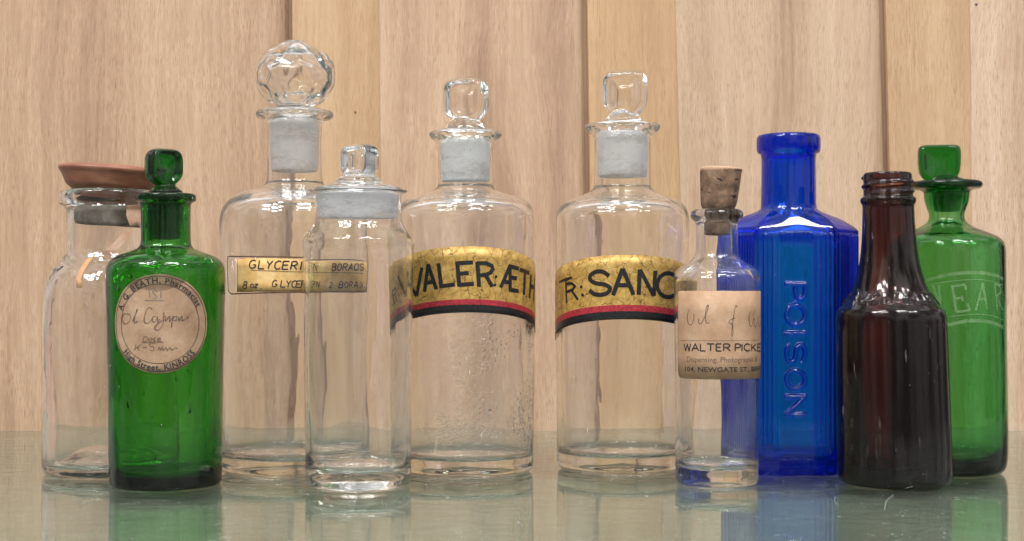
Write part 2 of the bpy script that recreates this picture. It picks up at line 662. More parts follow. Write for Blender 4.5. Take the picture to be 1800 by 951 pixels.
def board(x0, x1, mat, lean):
    # square left edge against the strip, right edge rounded off into the deep groove
    e = [(x0 + .3, .0012), (x0 + 1.4, .0002), (x0 + 4, 0)]
    e += [(x1 - 38, 0)]
    for t in np.linspace(0, 1, 9)[1:]:
        e.append((x1 - 38 + 31.5 * t, .0066 * (1 - math.sqrt(max(0, 1 - t ** 2.1)))))
    return slab("board", e, mat, lean)
def strip(x0, x1, mat, lean):
    e = [(x0 - .2, .0050), (x0 + 1.5, .0032)] + [(x0 + (x1 - x0) * t, .0031 - .0027 * t) for t in (.1, .5, .985)] + [(x1 + 9, .0016)]
    return slab("strip", e, mat, lean, .0079)
board(-420, -12, M_W[3], 0)
strip(-10, 138, M_S[2], 0)
# the leftmost wide board
bpy.data.objects.remove(bpy.data.objects["strip"])
board(-10, 510, M_W[0], .006)
strip(511, 665, M_S[0], .008)
board(665, 1031, M_W[1], .012)
strip(1032, 1186, M_S[1], .014)
board(1186, 1557, M_W[2], .026)
strip(1558, 1704, M_S[2], .024)
board(1704, 2080, M_W[3], .01)
strip(2081, 2230, M_S[1], .01)
# dark backing that closes the grooves
mb, N, L, out = new_mat("groove_backing_wood")
tc = N.new("ShaderNodeTexCoord")
b = N.new("ShaderNodeBsdfPrincipled")
L.new(ramp(N, L, noise(N, L, mapping(N, L, tc.outputs["Object"], (1, 1, .05)), 300, 3), ((.3, (.26, .16, .10)), (.7, (.40, .26, .17)))), b.inputs["Base Color"])
L.new(b.outputs[0], out.inputs["Surface"])
box("backing", wx(-430), wx(2240), .0076, .020, ZB, ZT, mb, wall)

m_nail, N, L, out = new_mat("dark_nail_hole")
b = N.new("ShaderNodeBsdfPrincipled")
tc = N.new("ShaderNodeTexCoord")
L.new(ramp(N, L, noise(N, L, tc.outputs["Object"], 900, 1), ((.3, (.03, .018, .012)), (.7, (.07, .045, .03)))), b.inputs["Base Color"])
L.new(b.outputs[0], out.inputs["Surface"])
for (x, y, r_) in ((624.6, 197, 1.6), (880, 238, 1.8), (1716, 8, 2.0)):
    tt = np.linspace(0, 2 * math.pi, 12, endpoint=False)
    ro = r_ * WD / F * (1 + .25 * np.sin(tt * 3))
    mesh_obj("nail_hole", np.stack([wx(x) + ro * np.cos(tt), np.full(12, -.0003 if x != 624.6 else .0006), wz(y) + ro * np.sin(tt)], -1), [tuple(range(12))], m_nail, wall, smooth=False)

# ------------------------------------------------------------------ strokes and letters
def arc(cx, cy_, rx, ry, a0, a1, n=10):
    t = np.radians(np.linspace(a0, a1, n))
    return [(cx + rx * math.cos(a), cy_ + ry * math.sin(a)) for a in t]

G = {   # capital letters as single strokes in a box 1 high (y up): (width, [strokes])
    'A': (.74, [[(0, 0), (.37, 1), (.74, 0)], [(.14, .36), (.60, .36)]]),
    'B': (.62, [[(0, 0), (0, 1)], [(0, 1)] + arc(.30, .76, .26, .24, 90, -90) + [(0, .52)], [(0, .52)] + arc(.32, .26, .30, .26, 90, -90) + [(0, 0)]]),
    'C': (.70, [arc(.40, .5, .40, .5, 45, 315, 16)]),
    'D': (.68, [[(0, 0), (0, 1)], [(0, 1)] + arc(.28, .5, .40, .5, 90, -90, 12) + [(0, 0)]]),
    'E': (.55, [[(.55, 1), (0, 1)], [(0, 1), (0, 0)], [(0, 0), (.55, 0)], [(0, .52), (.46, .52)]]),
    'G': (.74, [arc(.40, .5, .40, .5, 45, 350, 16), [(.45, .42), (.78, .42)], [(.74, .42), (.74, .1)]]),
    'H': (.66, [[(0, 0), (0, 1)], [(.66, 0), (.66, 1)], [(0, .5), (.66, .5)]]),
    'I': (.06, [[(.03, 0), (.03, 1)]]),
    'K': (.64, [[(0, 0), (0, 1)], [(.62, 1), (0, .38)], [(.2, .56), (.64, 0)]]),
    'L': (.52, [[(0, 1), (0, 0)], [(0, 0), (.52, 0)]]),
    'N': (.66, [[(0, 0), (0, 1)], [(0, 1), (.66, 0)], [(.66, 0), (.66, 1)]]),
    'O': (.80, [arc(.40, .5, .40, .5, 90, 450, 22)]),
    'P': (.60, [[(0, 0), (0, 1)], [(0, 1)] + arc(.32, .74, .27, .26, 90, -90) + [(0, .48)]]),
    'R': (.64, [[(0, 0), (0, 1)], [(0, 1)] + arc(.32, .75, .27, .25, 90, -90) + [(0, .5)], [(.28, .5), (.64, 0)]]),
    'S': (.60, [arc(.31, .75, .27, .25, 35, 270, 10) + arc(.31, .25, .29, .25, 90, -145, 10)]),
    'T': (.66, [[(0, 1), (.66, 1)], [(.33, 1), (.33, 0)]]),
    'U': (.64, [[(0, 1), (0, .3)] + arc(.32, .3, .32, .3, 180, 360, 10) + [(.64, 1)]]),
    'V': (.72, [[(0, 1), (.36, 0), (.72, 1)]]),
    'W': (1.0, [[(0, 1), (.25, 0), (.5, .95), (.75, 0), (1.0, 1)]]),
    'X': (.62, [[(0, 0), (.62, 1)], [(0, 1), (.62, 0)]]),
    'Y': (.64, [[(0, 1), (.32, .48), (.64, 1)], [(.32, .48), (.32, 0)]]),
    '8': (.52, [arc(.26, .76, .22, .24, 90, 450, 14), arc(.26, .26, .26, .26, 90, 450, 14)]),
    '2': (.56, [arc(.28, .74, .26, .26, 170, -35, 10) + [(0, 0), (.56, 0)]]),
    'o': (.46, [arc(.23, .25, .23, .25, 90, 450, 14)]),
    'z': (.42, [[(0, .5), (.42, .5), (0, 0), (.42, 0)]]),
    'C_': (.4, []),
    '.': (.1, [[(.0, .0), (.05, .06)]]),
    ',': (.1, [[(.05, .05), (0, -.12)]]),
    ':': (.12, [[(.04, .2), (.08, .26)], [(.04, .68), (.08, .74)]]),
    '&': (.66, [[(.66, 0), (.14, .78)] + arc(.30, .80, .17, .2, 190, -40, 8) + [(.06, .36)] + arc(.26, .22, .26, .22, 150, 300, 8) + [(.64, .42)]]),
    ' ': (.3, []),
}

def place(ch, x, y, hgt, wid=None, slant=0.0, rot=0.0, jitter=0.0):
    """strokes of a letter in photograph px: left foot at x,y (y down)"""
    w, ss = G[ch]
    sx = hgt if wid is None else wid / max(w, .05)
    out_ = []
    c, s = math.cos(rot), math.sin(rot)
    for st in ss:
        q = []
        for (a, b_) in st:
            X = a * sx + slant * b_ * hgt + (random.uniform(-1, 1) * jitter)
            Y = -b_ * hgt + (random.uniform(-1, 1) * jitter)
            q.append((x + X * c - Y * s, y + X * s + Y * c))
        out_.append(q)
    return out_

def split_sharp(p, w, ext=.35):
    """cut a polyline at sharp corners, lengthen the cut ends a little"""
    p = np.asarray(p, float)
    keep = [0]
    for i in range(1, len(p) - 1):
        a, b_ = p[i] - p[i - 1], p[i + 1] - p[i]
        ca = np.dot(a, b_) / (np.linalg.norm(a) * np.linalg.norm(b_) + 1e-12)
        if ca < .75:
            keep.append(i)
    keep.append(len(p) - 1)
    res = []
    for a, b_ in zip(keep[:-1], keep[1:]):
        q = p[a:b_ + 1].copy()
        if a != 0:
            v = q[0] - q[1]
            q[0] += v / (np.linalg.norm(v) + 1e-12) * w * ext
        if b_ != len(p) - 1:
            v = q[-1] - q[-2]
            q[-1] += v / (np.linalg.norm(v) + 1e-12) * w * ext
        res.append(q)
    return res

def lettering(j, R, strokes, width, mat, parent, name="lettering", dots=(), smooth=False, eps=.00016, taper=0.0):
    """ribbons (width in photograph px) laid on the cylinder R of bottle j; strokes in photograph px"""
    V, Fc = [], []
    base = 0
    kk = (j.d - R) / F
    w = width * kk
    lift = 0
    for st in strokes:
        st = np.asarray(st, float)
        if smooth:
            st = catmull(st, 6)
        th, z = j.onto(st[:, 0], st[:, 1], R)
        for q in split_sharp(np.stack([th * R, z], -1), w):
            q = resample(q, .0006)
            if len(q) < 2:
                continue
            t = np.gradient(q, axis=0)
            t /= np.linalg.norm(t, axis=1)[:, None] + 1e-12
            nrm = np.stack([-t[:, 1], t[:, 0]], -1)
            ww = np.full(len(q), w / 2)
            if taper:
                u = np.linspace(0, 1, len(q))
                ww = ww * (1 - taper * (.5 + .5 * np.cos(u * 9 + lift)))
            a, b_ = q + nrm * ww[:, None], q - nrm * ww[:, None]
            r = R + eps + lift * 2e-6
            lift += 1
            pa, pb = j.p3(a[:, 0] / R, a[:, 1], r), j.p3(b_[:, 0] / R, b_[:, 1], r)
            n = len(q)
            V += [pa, pb]
            Fc += [(base + i, base + n + i, base + n + i + 1, base + i + 1) for i in range(n - 1)]
            base += 2 * n
    for (x, y, rad) in dots:
        th, z = j.onto(x, y, R)
        tt = np.linspace(0, 2 * math.pi, 14, endpoint=False)
        s = th * R + rad * kk * np.cos(tt)
        zz = z + rad * kk * np.sin(tt)
        r = R + eps + lift * 2e-6
        lift += 1
        V.append(j.p3(s / R, zz, r))
        Fc.append(tuple(range(base, base + 14)))
        base += 14
    return mesh_obj(name, np.vstack(V), Fc, mat, parent, smooth=False)

def font_mesh(txt, bold=0.0, space=1.0):
    cu = bpy.data.curves.new("text", 'FONT')
    cu.body = txt
    cu.size = 1
    cu.offset = bold
    cu.space_character = space
    cu.resolution_u = 3
    ob = bpy.data.objects.new("text", cu)
    COL.objects.link(ob)
    dg = bpy.context.evaluated_depsgraph_get()
    dg.update()
    me = bpy.data.meshes.new_from_object(ob.evaluated_get(dg))
    v = np.array([tuple(x.co) for x in me.vertices])[:, :2]
    f = [tuple(p.vertices) for p in me.polygons]
    bpy.data.objects.remove(ob)
    bpy.data.curves.remove(cu)
    bpy.data.meshes.remove(me)
    return v, f

CAP = None
def print_line(j, R, txt, x0, x1, ybase, cap, mat, parent, name="lettering", bold=.0, eps=.00016, drop=0.0):
    """a printed line fitted between two photograph columns, letters cap px tall"""
    global CAP
    if CAP is None:
        CAP = font_mesh("H")[0][:, 1].max()
    v, f = font_mesh(txt, bold)
    x = v[:, 0] - v[:, 0].min()
    # equal spacing on the paper, not in the picture
    (t0, t1), z_ = j.onto([x0, x1], [ybase, ybase], R)
    th = t0 + (t1 - t0) * x / x.max()
    z = z_[0] + v[:, 1] / CAP * cap * (j.d - R) / F
    return mesh_obj(name, j.p3(th, z, R + eps), f, mat, parent, smooth=False)

def wrap_label(j, R, th0, th1, ztop, zbot, mats, parent, bands=(0, 1), n=90, rows=4, name="label", thick=.00009, gap=.00003, ragged=0.0, seed=3):
    """paper on the cylinder: ztop/zbot are functions of s in [0,1]; bands split the height between materials (top to bottom)"""
    r_ = np.random.default_rng(seed)
    s = np.linspace(0, 1, n)
    th = th0 + (th1 - th0) * s
    zt = np.array([ztop(a) for a in s]) + ragged * np.convolve(r_.normal(size=n + 4), np.ones(5) / 5, 'valid')
    zb = np.array([zbot(a) for a in s]) + ragged * np.convolve(r_.normal(size=n + 4), np.ones(5) / 5, 'valid')
    fr = [0.0]
    mi = []
    for k, (a, b_) in enumerate(zip(bands[:-1], bands[1:])):
        m_ = rows if (b_ - a) > .3 else 2
        for q in range(1, m_ + 1):
            fr.append(a + (b_ - a) * q / m_)
            mi.append(k)
    V, UV = [], []
    for rr in (R + gap + thick, R + gap):
        for f_ in fr:
            z = zt + (zb - zt) * f_
            V.append(j.p3(th, z, rr))
            UV.append(np.stack([th * R / j.k / 100, z / j.k / 100], -1))
    V = np.vstack(V)
    UV = np.vstack(UV)
    nr = len(fr)
    faces, mid = [], []
    def vid(l, r, c):
        return l * nr * n + r * n + c
    for r in range(nr - 1):
        for c in range(n - 1):
            faces.append((vid(0, r, c), vid(0, r + 1, c), vid(0, r + 1, c + 1), vid(0, r, c + 1)))
            mid.append(mi[r])
            faces.append((vid(1, r, c), vid(1, r, c + 1), vid(1, r + 1, c + 1), vid(1, r + 1, c)))
            mid.append(mi[r])
    for c in range(n - 1):
        faces.append((vid(0, 0, c), vid(0, 0, c + 1), vid(1, 0, c + 1), vid(1, 0, c)))
        mid.append(mi[0])
        faces.append((vid(0, nr - 1, c), vid(1, nr - 1, c), vid(1, nr - 1, c + 1), vid(0, nr - 1, c + 1)))
        mid.append(mi[-1])
    for r in range(nr - 1):
        faces.append((vid(0, r, 0), vid(1, r, 0), vid(1, r + 1, 0), vid(0, r + 1, 0)))
        mid.append(mi[r])
        faces.append((vid(0, r, n - 1), vid(0, r + 1, n - 1), vid(1, r + 1, n - 1), vid(1, r, n - 1)))
        mid.append(mi[r])
    return mesh_obj(name, V, faces, None, parent, uv=UV, mats=mats, midx=mid)

def remesh(name, parts, voxel, mat, parent, smooth_it=6, loc=(0, 0, 0)):
    """fuse overlapping closed pieces into one continuous body"""
    V, Fc, base = [], [], 0
    for v, f in parts:
        V.append(v)
        Fc += [tuple(i + base for i in q) for q in f]
        base += len(v)
    o = mesh_obj(name, np.vstack(V), Fc, None, None)
    m_ = o.modifiers.new("remesh", 'REMESH')
    m_.mode = 'VOXEL'
    m_.voxel_size = voxel
    m_.adaptivity = 0
    s_ = o.modifiers.new("smooth", 'SMOOTH')
    s_.factor = .5
    s_.iterations = smooth_it
    dg = bpy.context.evaluated_depsgraph_get()
    dg.update()
    me = bpy.data.meshes.new_from_object(o.evaluated_get(dg))
    bpy.data.objects.remove(o)
    me.name = name
    me.materials.clear()
    me.materials.append(mat)
    me.polygons.foreach_set("use_smooth", np.ones(len(me.polygons), dtype=bool))
    ob = bpy.data.objects.new(name, me)
    COL.objects.link(ob)
    ob.location = loc
    ob.parent = parent
    return ob

def tab(j, xc, ytop, ybot, hw, thick, dish, rot, power=3.2, waist=.45, shear=0.0):
    """a flat glass finger-grip: rounded outline narrowing below, faces dished; returns verts, faces in bottle space"""
    k = j.k
    zc, hz = (j.z(ytop) + j.z(ybot)) / 2, (j.z(ytop) - j.z(ybot)) / 2
    nu, nv = 72, 12
    u = np.linspace(0, 2 * math.pi, nu, endpoint=False)
    ox = np.sign(np.cos(u)) * np.abs(np.cos(u)) ** (2 / power)
    oz = np.sign(np.sin(u)) * np.abs(np.sin(u)) ** (2 / power)
    nar = np.where(oz < -.3, 1 - (1 - waist) * ((-.3 - oz) / .7) ** 1.5, 1)
    ox = ox * nar * hw * k
    oz = oz * hz
    rings = []
    T = thick * k
    vs = [(0, 1 - dish), (.3, 1 - dish * .9), (.55, 1 - dish * .55), (.74, 1 - dish * .12), (.84, 1.0), (.92, .86), (.975, .52), (1.0, .0)]
    front = []
    for (vv, t) in vs:
        front.append((vv, -t * T))
    full = front + [(a, -t) for a, t in front[::-1][1:]]
    c, s = math.cos(rot), math.sin(rot)
    for (vv, yy) in full:
        x = ox * vv + (0)
        z = zc + oz * vv
        if vv == 0:
            x, z, y = np.array([0.0]), np.array([zc]), np.array([yy])
        else:
            y = np.full(nu, yy)
        X = x * c - y * s + (xc - j.cx) * k + shear * (z - zc)
        Y = x * s + y * c
        rings.append(np.stack([X, Y, z], -1))
    return grid_rings(rings)

def plug_lathe(j, pts, lean=0, ch=2, xoff=0.0):
    p = chaikin(j.pts(pts), ch)
    p[0, 0] = p[-1, 0] = 0
    v, f = lathe_data(resample(p, .001), 72, None, lean)
    v[:, 0] += xoff
    return v, f

# ------------------------------------------------------------------ glass kinds
M_CLEAR = glass("clear_glass", absorb=(3.2, 3, 3.6), haze=.02, specks=.5)
M_CLEAR2 = glass("old_clear_glass", absorb=(3.6, 3.2, 4), haze=.024, specks=.6)
M_DROPS = glass("clear_glass_with_condensation", absorb=(3.4, 3, 3.6), haze=.024, specks=.6, drops=True)
M_GRIP = glass("stopper_glass", absorb=(6, 5, 5), haze=.0, specks=.2, bump=.15)
M_FROST = frosted("ground_glass", white=.55)
M_GREEN = glass("green_glass", absorb=(640, 180, 800), haze=.012, haze_col=(.5, .6, .5), specks=.35, seeds=3.0, bump=.3)
M_GREEN2 = glass("olive_green_glass", absorb=(440, 135, 400), haze=.012, haze_col=(.5, .6, .5), specks=.35, bump=.35)
M_BLUE = glass("cobalt_blue_glass", absorb=(1900, 400, 18), haze=.08, haze_col=(.0, .16, .98), specks=.35, bump=.2)  # blue haze colour stands in for light glowing through the glass
M_BROWN = glass("dark_brown_glass", absorb=(500, 840, 930), haze=.03, haze_col=(.42, .36, .36), specks=.7, scratches=.6, bump=.12, rough=.09)
M_GOLD = gold_mat("cracked_gold_leaf")
M_RED = ink("label_red", (.33, .022, .035), .4)
M_BLACK = ink("label_black", (.012, .012, .014), .35)
M_INK = ink("printing_ink", (.022, .02, .02), .6)
M_PEN = ink("faded_pen_ink", (.10, .07, .055), .7, .8)
M_PENCIL = ink("brown_handwriting", (.13, .085, .065), .7, .75)
M_PAPER_B = paper("brown_label_paper", (.27, .165, .10), (.39, .255, .165), (.49, .345, .24))
M_PAPER_T = paper("tan_label_paper", (.34, .205, .125), (.455, .29, .185), (.55, .38, .265))
M_PAPER_Y = paper("yellowed_label_paper", (.56, .32, .11), (.76, .49, .20), (.84, .63, .33), scale=1.8, spec=.08)

def fractions(*v):
    a = np.array(v, float)
    return tuple((a - a[0]) / (a[-1] - a[0]))

# ================================================================== 1 clear jar with a wooden lid (far left)
def build_lidded_jar():
    j = Jar(196, 845, 118)
    y = j.yc
    t = thing("glass_jar", j.loc, "clear round-shouldered jar with tilted terracotta-brown lid, far left behind green bottle", "jar")
    outer = [(0, y - 36), (45, y - 33), (80, y - 17), (98, y - 3), (104, y), (112, y - 1), (117, y - 10), (117.5, y - 30), (118, 560), (117, 522), (110, 490), (97, 470),
             (84, 458), (77, 446), (75.5, 430), (75.5, 385), (77, 366), (87, 362), (90, 352), (89, 341), (83, 337), (77, 337)]
    inner = [(74, 337), (70, 341), (68, 352), (69, 380), (69, 432), (72, 450), (82, 466), (96, 480), (105, 497), (110, 525), (111, 560), (110.5, y - 32), (105, y - 16),
             (92, y - 14), (75, y - 27), (45, y - 43), (0, y - 47)]
    bottle_body(j, outer, inner, M_CLEAR, t, seed=11)
    # lid
    m, N, L, out = new_mat("terracotta_brown_lid")
    tc = N.new("ShaderNodeTexCoord")
    b = N.new("ShaderNodeBsdfPrincipled")
    n1 = noise(N, L, mapping(N, L, tc.outputs["Object"], (1, 1, 3)), 60, 4, .6)
    L.new(ramp(N, L, n1, ((.3, (.185, .072, .042)), (.52, (.30, .122, .072)), (.72, (.40, .18, .112)))), b.inputs["Base Color"])
    b.inputs["Roughness"].default_value = .42
    L.new(b.outputs[0], out.inputs["Surface"])
    k = j.k
    prof = [(0, 0), (60, 0), (60, 2), (64, 10), (72, 17), (79, 22), (83, 32), (88, 42), (92, 47), (93, 51), (90, 55), (70, 58), (30, 60), (0, 60)]
    p = chaikin(np.array([(a * k, b_ * k) for a, b_ in prof]), 3)
    p[0, 0] = p[-1, 0] = 0
    v, f = lathe_data(p, 120)
    lid = mesh_obj("lid", v, f, m, t, loc=(0, 0, j.z(350)))
    lid.rotation_euler = (math.radians(1.5), math.radians(3.6), 0)
    m2, N, L, out = new_mat("grey_stopper_plug")
    tc = N.new("ShaderNodeTexCoord")
    b = N.new("ShaderNodeBsdfPrincipled")
    n1 = noise(N, L, tc.outputs["Object"], 160, 4, .65)
    L.new(ramp(N, L, n1, ((.3, (.12, .098, .078)), (.55, (.25, .21, .17)), (.75, (.40, .35, .29)))), b.inputs["Base Color"])
    b.inputs["Roughness"].default_value = .7
    L.new(b.outputs[0], out.inputs["Surface"])
    prof = [(0, 0), (54, 0), (60, 3), (62, 10), (64, 40), (62, 47), (0, 47)]
    p = chaikin(np.array([(a * k, b_ * k) for a, b_ in prof]), 2)
    p[0, 0] = p[-1, 0] = 0
    v, f = lathe_data(p, 90)
    pl = mesh_obj("plug", v, f, m2, lid, loc=(0, 0, -48 * k))
    # torn scraps of an old seal on the neck and shoulder
    mp = paper("torn_pink_paper", (.50, .27, .17), (.66, .42, .30), (.78, .58, .46), coord="Object", scale=60)
    Rn = 76.2 * k
    th0, z0 = j.onto([222, 262], [345, 412], Rn)
    zt = lambda s: j.z(338) + .0004 * math.sin(s * 9)
    zb = lambda s: j.z(410 + 9 * math.sin(s * 14) - 26 * (1 - min(1, s * 3)))
    wrap_label(j, Rn, th0[0], th0[1] + .25, lambda s: j.z(364), zb, [mp], t, name="paper_scrap", ragged=.0003)
    mp2 = paper("torn_orange_paper", (.45, .22, .10), (.58, .33, .18), (.66, .44, .28), coord="Object", scale=60)
    lettering(j, Rn, [[(228, 405), (212, 424), (196, 440), (186, 449)]], 13, mp, t, name="paper_strip")
    # strip that carries on over the shoulder
    pts = [(-12, 456, 84), (-17, 466, 95), (-21, 478, 104), (-25, 492, 111), (-22, 507, 115.5)]
    V, Fc = [], []
    for (dx, yy, rr) in pts:
        r = rr * k + .0003
        th = math.asin(dx / rr)
        for o_ in (-5, 5.5):
            V.append((r * math.sin(th + o_ / rr), -r * math.cos(th + o_ / rr), j.z(yy)))
    for i in range(len(pts) - 1):
        Fc.append((2 * i, 2 * i + 1, 2 * i + 3, 2 * i + 2))
    o = mesh_obj("paper_strip", V, Fc, mp2, t)
    so = o.modifiers.new("thickness", 'SOLIDIFY')
    so.thickness = .0001
    # pink streak refracted in the glass at left, painted as a translucent ribbon
    mk, N, L, out = new_mat("pink_refraction_streak")
    b = N.new("ShaderNodeBsdfPrincipled")
    tc = N.new("ShaderNodeTexCoord")
    L.new(ramp(N, L, noise(N, L, tc.outputs["Object"], 70, 2), ((.3, (.62, .33, .25)), (.7, (.72, .46, .36)))), b.inputs["Base Color"])
    b.inputs["Alpha"].default_value = .34
    L.new(b.outputs[0], out.inputs["Surface"])
    lettering(j, 118.2 * k, [[(89, 592), (88, 640), (90, 700), (91, 760), (90, 806)]], 26, mk, t, name="painted_pink_streak", smooth=True)
    return t

# ================================================================== 2 dark green stoppered bottle, round label
def build_green_round_label():
    j = Jar(291.5, 866, 98)
    y = j.yc
    k = j.k
    t = thing("medicine_bottle", j.loc, "dark green stoppered medicine bottle with round brown pharmacist label on its front", "bottle")
    outer = [(0, y - 6), (60, y - 4), (84, y - 1), (91, y), (95, y - 2), (97, y - 8), (97.5, y - 40), (100, 600), (102.5, 500), (102.5, 478), (99, 463), (86, 451), (62, 443), (47, 437),
             (43, 430), (42.5, 415), (42.5, 365), (44, 357), (51, 355), (52.5, 350), (52, 343), (47, 341), (40, 341)]
    inner = [(36, 341), (32, 345), (32, 380), (33, 428), (40, 441), (62, 452), (82, 461), (92, 472), (93.5, 500), (91, 600), (88.5, y - 40), (84, y - 24), (70, y - 18), (40, y - 16), (0, y - 16)]
    bottle_body(j, outer, inner, M_GREEN, t, seed=21, wi=.0003, wo=.00012)
    st = remesh("stopper", [tab(j, 288, 262, 330, 31, 20, .30, math.radians(42), waist=.55, power=4),
                            plug_lathe(j, [(0, 344), (20, 344), (29, 341), (30, 337), (24, 333), (17, 327), (15, 318), (0, 316)])],
                .00028, M_GREEN, t, 5)
    mg = frosted("ground_green_glass", .12, (.25, .4, .25), .3, absorb=(600, 180, 500))
    v, f = plug_lathe(j, [(0, 420), (24, 420), (27, 416), (30.5, 349), (30, 346), (0, 345.5)])
    mesh_obj("plug", v, f, mg, st)
    # label: a circle of paper, 88 px radius, centred a little left
    R = 101.0 * k
    thc, zc = j.onto(279, 570, R)
    rad = 87.5 * (j.d - R) / F
    rh = rad * 1.03
    lab_th = rh / R
    zf = lambda s: math.sqrt(max(0, 1 - (2 * s - 1) ** 2)) * rad
    nn = 90
    # cosine spacing keeps the outline round
    warp = lambda s: .5 - .5 * math.cos(math.pi * s)
    class _J:  # same bottle, same axis
        pass
    s = np.array([warp(a) for a in np.linspace(0, 1, nn)])
    ths = thc - lab_th + 2 * lab_th * s
    half = np.array([zf(a) for a in s])
    rows = np.linspace(1, -1, 13)
    V, UV, Fc = [], [], []
    for rr in (R + .00030, R + .00020):
        for q in rows:
            z = zc + half * q
            V.append(j.p3(ths, z, rr))
            UV.append(np.stack([ths * R / k / 100, z / k / 100], -1))
    nr = len(rows)
    idx = lambda l, r, c: l * nr * nn + r * nn + c
    for r in range(nr - 1):
        for c in range(nn - 1):
            Fc.append((idx(0, r, c), idx(0, r + 1, c), idx(0, r + 1, c + 1), idx(0, r, c + 1)))
            Fc.append((idx(1, r, c), idx(1, r, c + 1), idx(1, r + 1, c + 1), idx(1, r + 1, c)))
    for c in range(nn - 1):
        Fc.append((idx(0, 0, c), idx(0, 0, c + 1), idx(1, 0, c + 1), idx(1, 0, c)))
        Fc.append((idx(0, nr - 1, c), idx(1, nr - 1, c), idx(1, nr - 1, c + 1), idx(0, nr - 1, c + 1)))
    lab = mesh_obj("label", np.vstack(V), Fc, M_PAPER_B, t, uv=np.vstack(UV))
    def polar(r, a):        # r as a share of the label radius, a clockwise from the top
        return thc + rh * r * np.sin(a) / R, zc + rad * r * np.cos(a)
    # printed rings
    V, Fc, base = [], [], 0
    for r0, r1 in ((.952, .966), (.790, .802)):
        a = np.linspace(0, 2 * math.pi, 120, endpoint=False)
        for r in (r0, r1):
            th, z = polar(r, a)
            V.append(j.p3(th, z, R + .00042))
        n = 120
        Fc += [(base + i, base + n + i, base + n + (i + 1) % n, base + (i + 1) % n) for i in range(n)]
        base += 2 * n
    mesh_obj("printed_ring", np.vstack(V), Fc, M_INK, lab, smooth=False)
    cap = font_mesh("H")[0][:, 1].max()
    def ring_text(txt, a0, a1, r, hgt, up, bold):
        v, f = font_mesh(txt, bold, 1.12)
        x = (v[:, 0] - v[:, 0].min()) / (v[:, 0].max() - v[:, 0].min())
        a = np.radians(a0 + (a1 - a0) * x)
        rr = r + (1 if up else -1) * v[:, 1] / cap * hgt
        th, z = polar(rr, a)
        mesh_obj("lettering", j.p3(th, z, R + .00043), f, M_INK, lab, smooth=False)
    ring_text("A. G. BEATH, Pharmacist", -72, 66, .815, .115, True, .022)
    ring_text("High Street, KINROSS", 232, 130, .935, .115, False, .022)
    # handwriting
    W = []
    W += [[(262, 508), (264, 524)], [(277, 514), (272, 511), (269, 515), (273, 519), (276, 523), (270, 526)], [(283, 511), (283, 525)], [(255, 529), (289, 529)]]
    W2 = [[(226, 555), (220, 552), (216, 560), (220, 570), (228, 566), (230, 556), (225, 551)], [(234, 566), (242, 545), (238, 558), (237, 568), (243, 565)],
          [(268, 544), (262, 541), (256, 552), (254, 565), (260, 569), (267, 562)], [(275, 557), (270, 557), (268, 564), (272, 567), (277, 558), (277, 566), (281, 562)],
          [(288, 550), (287, 567), (280, 580), (273, 580), (274, 573), (286, 563)], [(291, 556), (291, 565), (298, 556), (298, 565), (302, 560)],
          [(304, 556), (301, 575), (304, 560), (310, 557), (309, 564), (304, 564)], [(313, 557), (314, 564), (319, 557), (320, 564), (326, 561), (331, 557)]]
    W3 = [[(254, 592), (252, 601), (258, 600), (260, 594), (254, 592)], [(263, 596), (262, 600), (267, 600), (267, 595), (263, 596)], [(274, 594), (270, 597), (273, 600), (269, 601)],
          [(277, 598), (282, 596), (278, 595), (277, 600), (283, 600)], [(250, 603), (287, 602)],
          [(240, 606), (238, 612)], [(236, 616), (248, 606)], [(246, 610), (243, 614), (247, 617)], [(252, 612), (259, 611)], [(272, 604), (265, 604), (264, 609), (270, 610), (270, 616), (263, 616)],
          [(278, 616), (280, 611), (282, 616), (285, 611), (287, 616), (292, 612), (294, 616), (299, 612), (302, 616), (308, 612), (312, 614)]]
    lettering(j, R, W, 2.0, ink("blue_grey_pencil", (.20, .20, .19), .7, .7), lab, name="handwriting", smooth=True, eps=.00042)
    lettering(j, R, W2, 2.6, M_PENCIL, lab, name="handwriting", smooth=True, eps=.00044, taper=.6)
    lettering(j, R, W3, 1.7, M_PENCIL, lab, name="handwriting", smooth=True, eps=.00046)
    return t

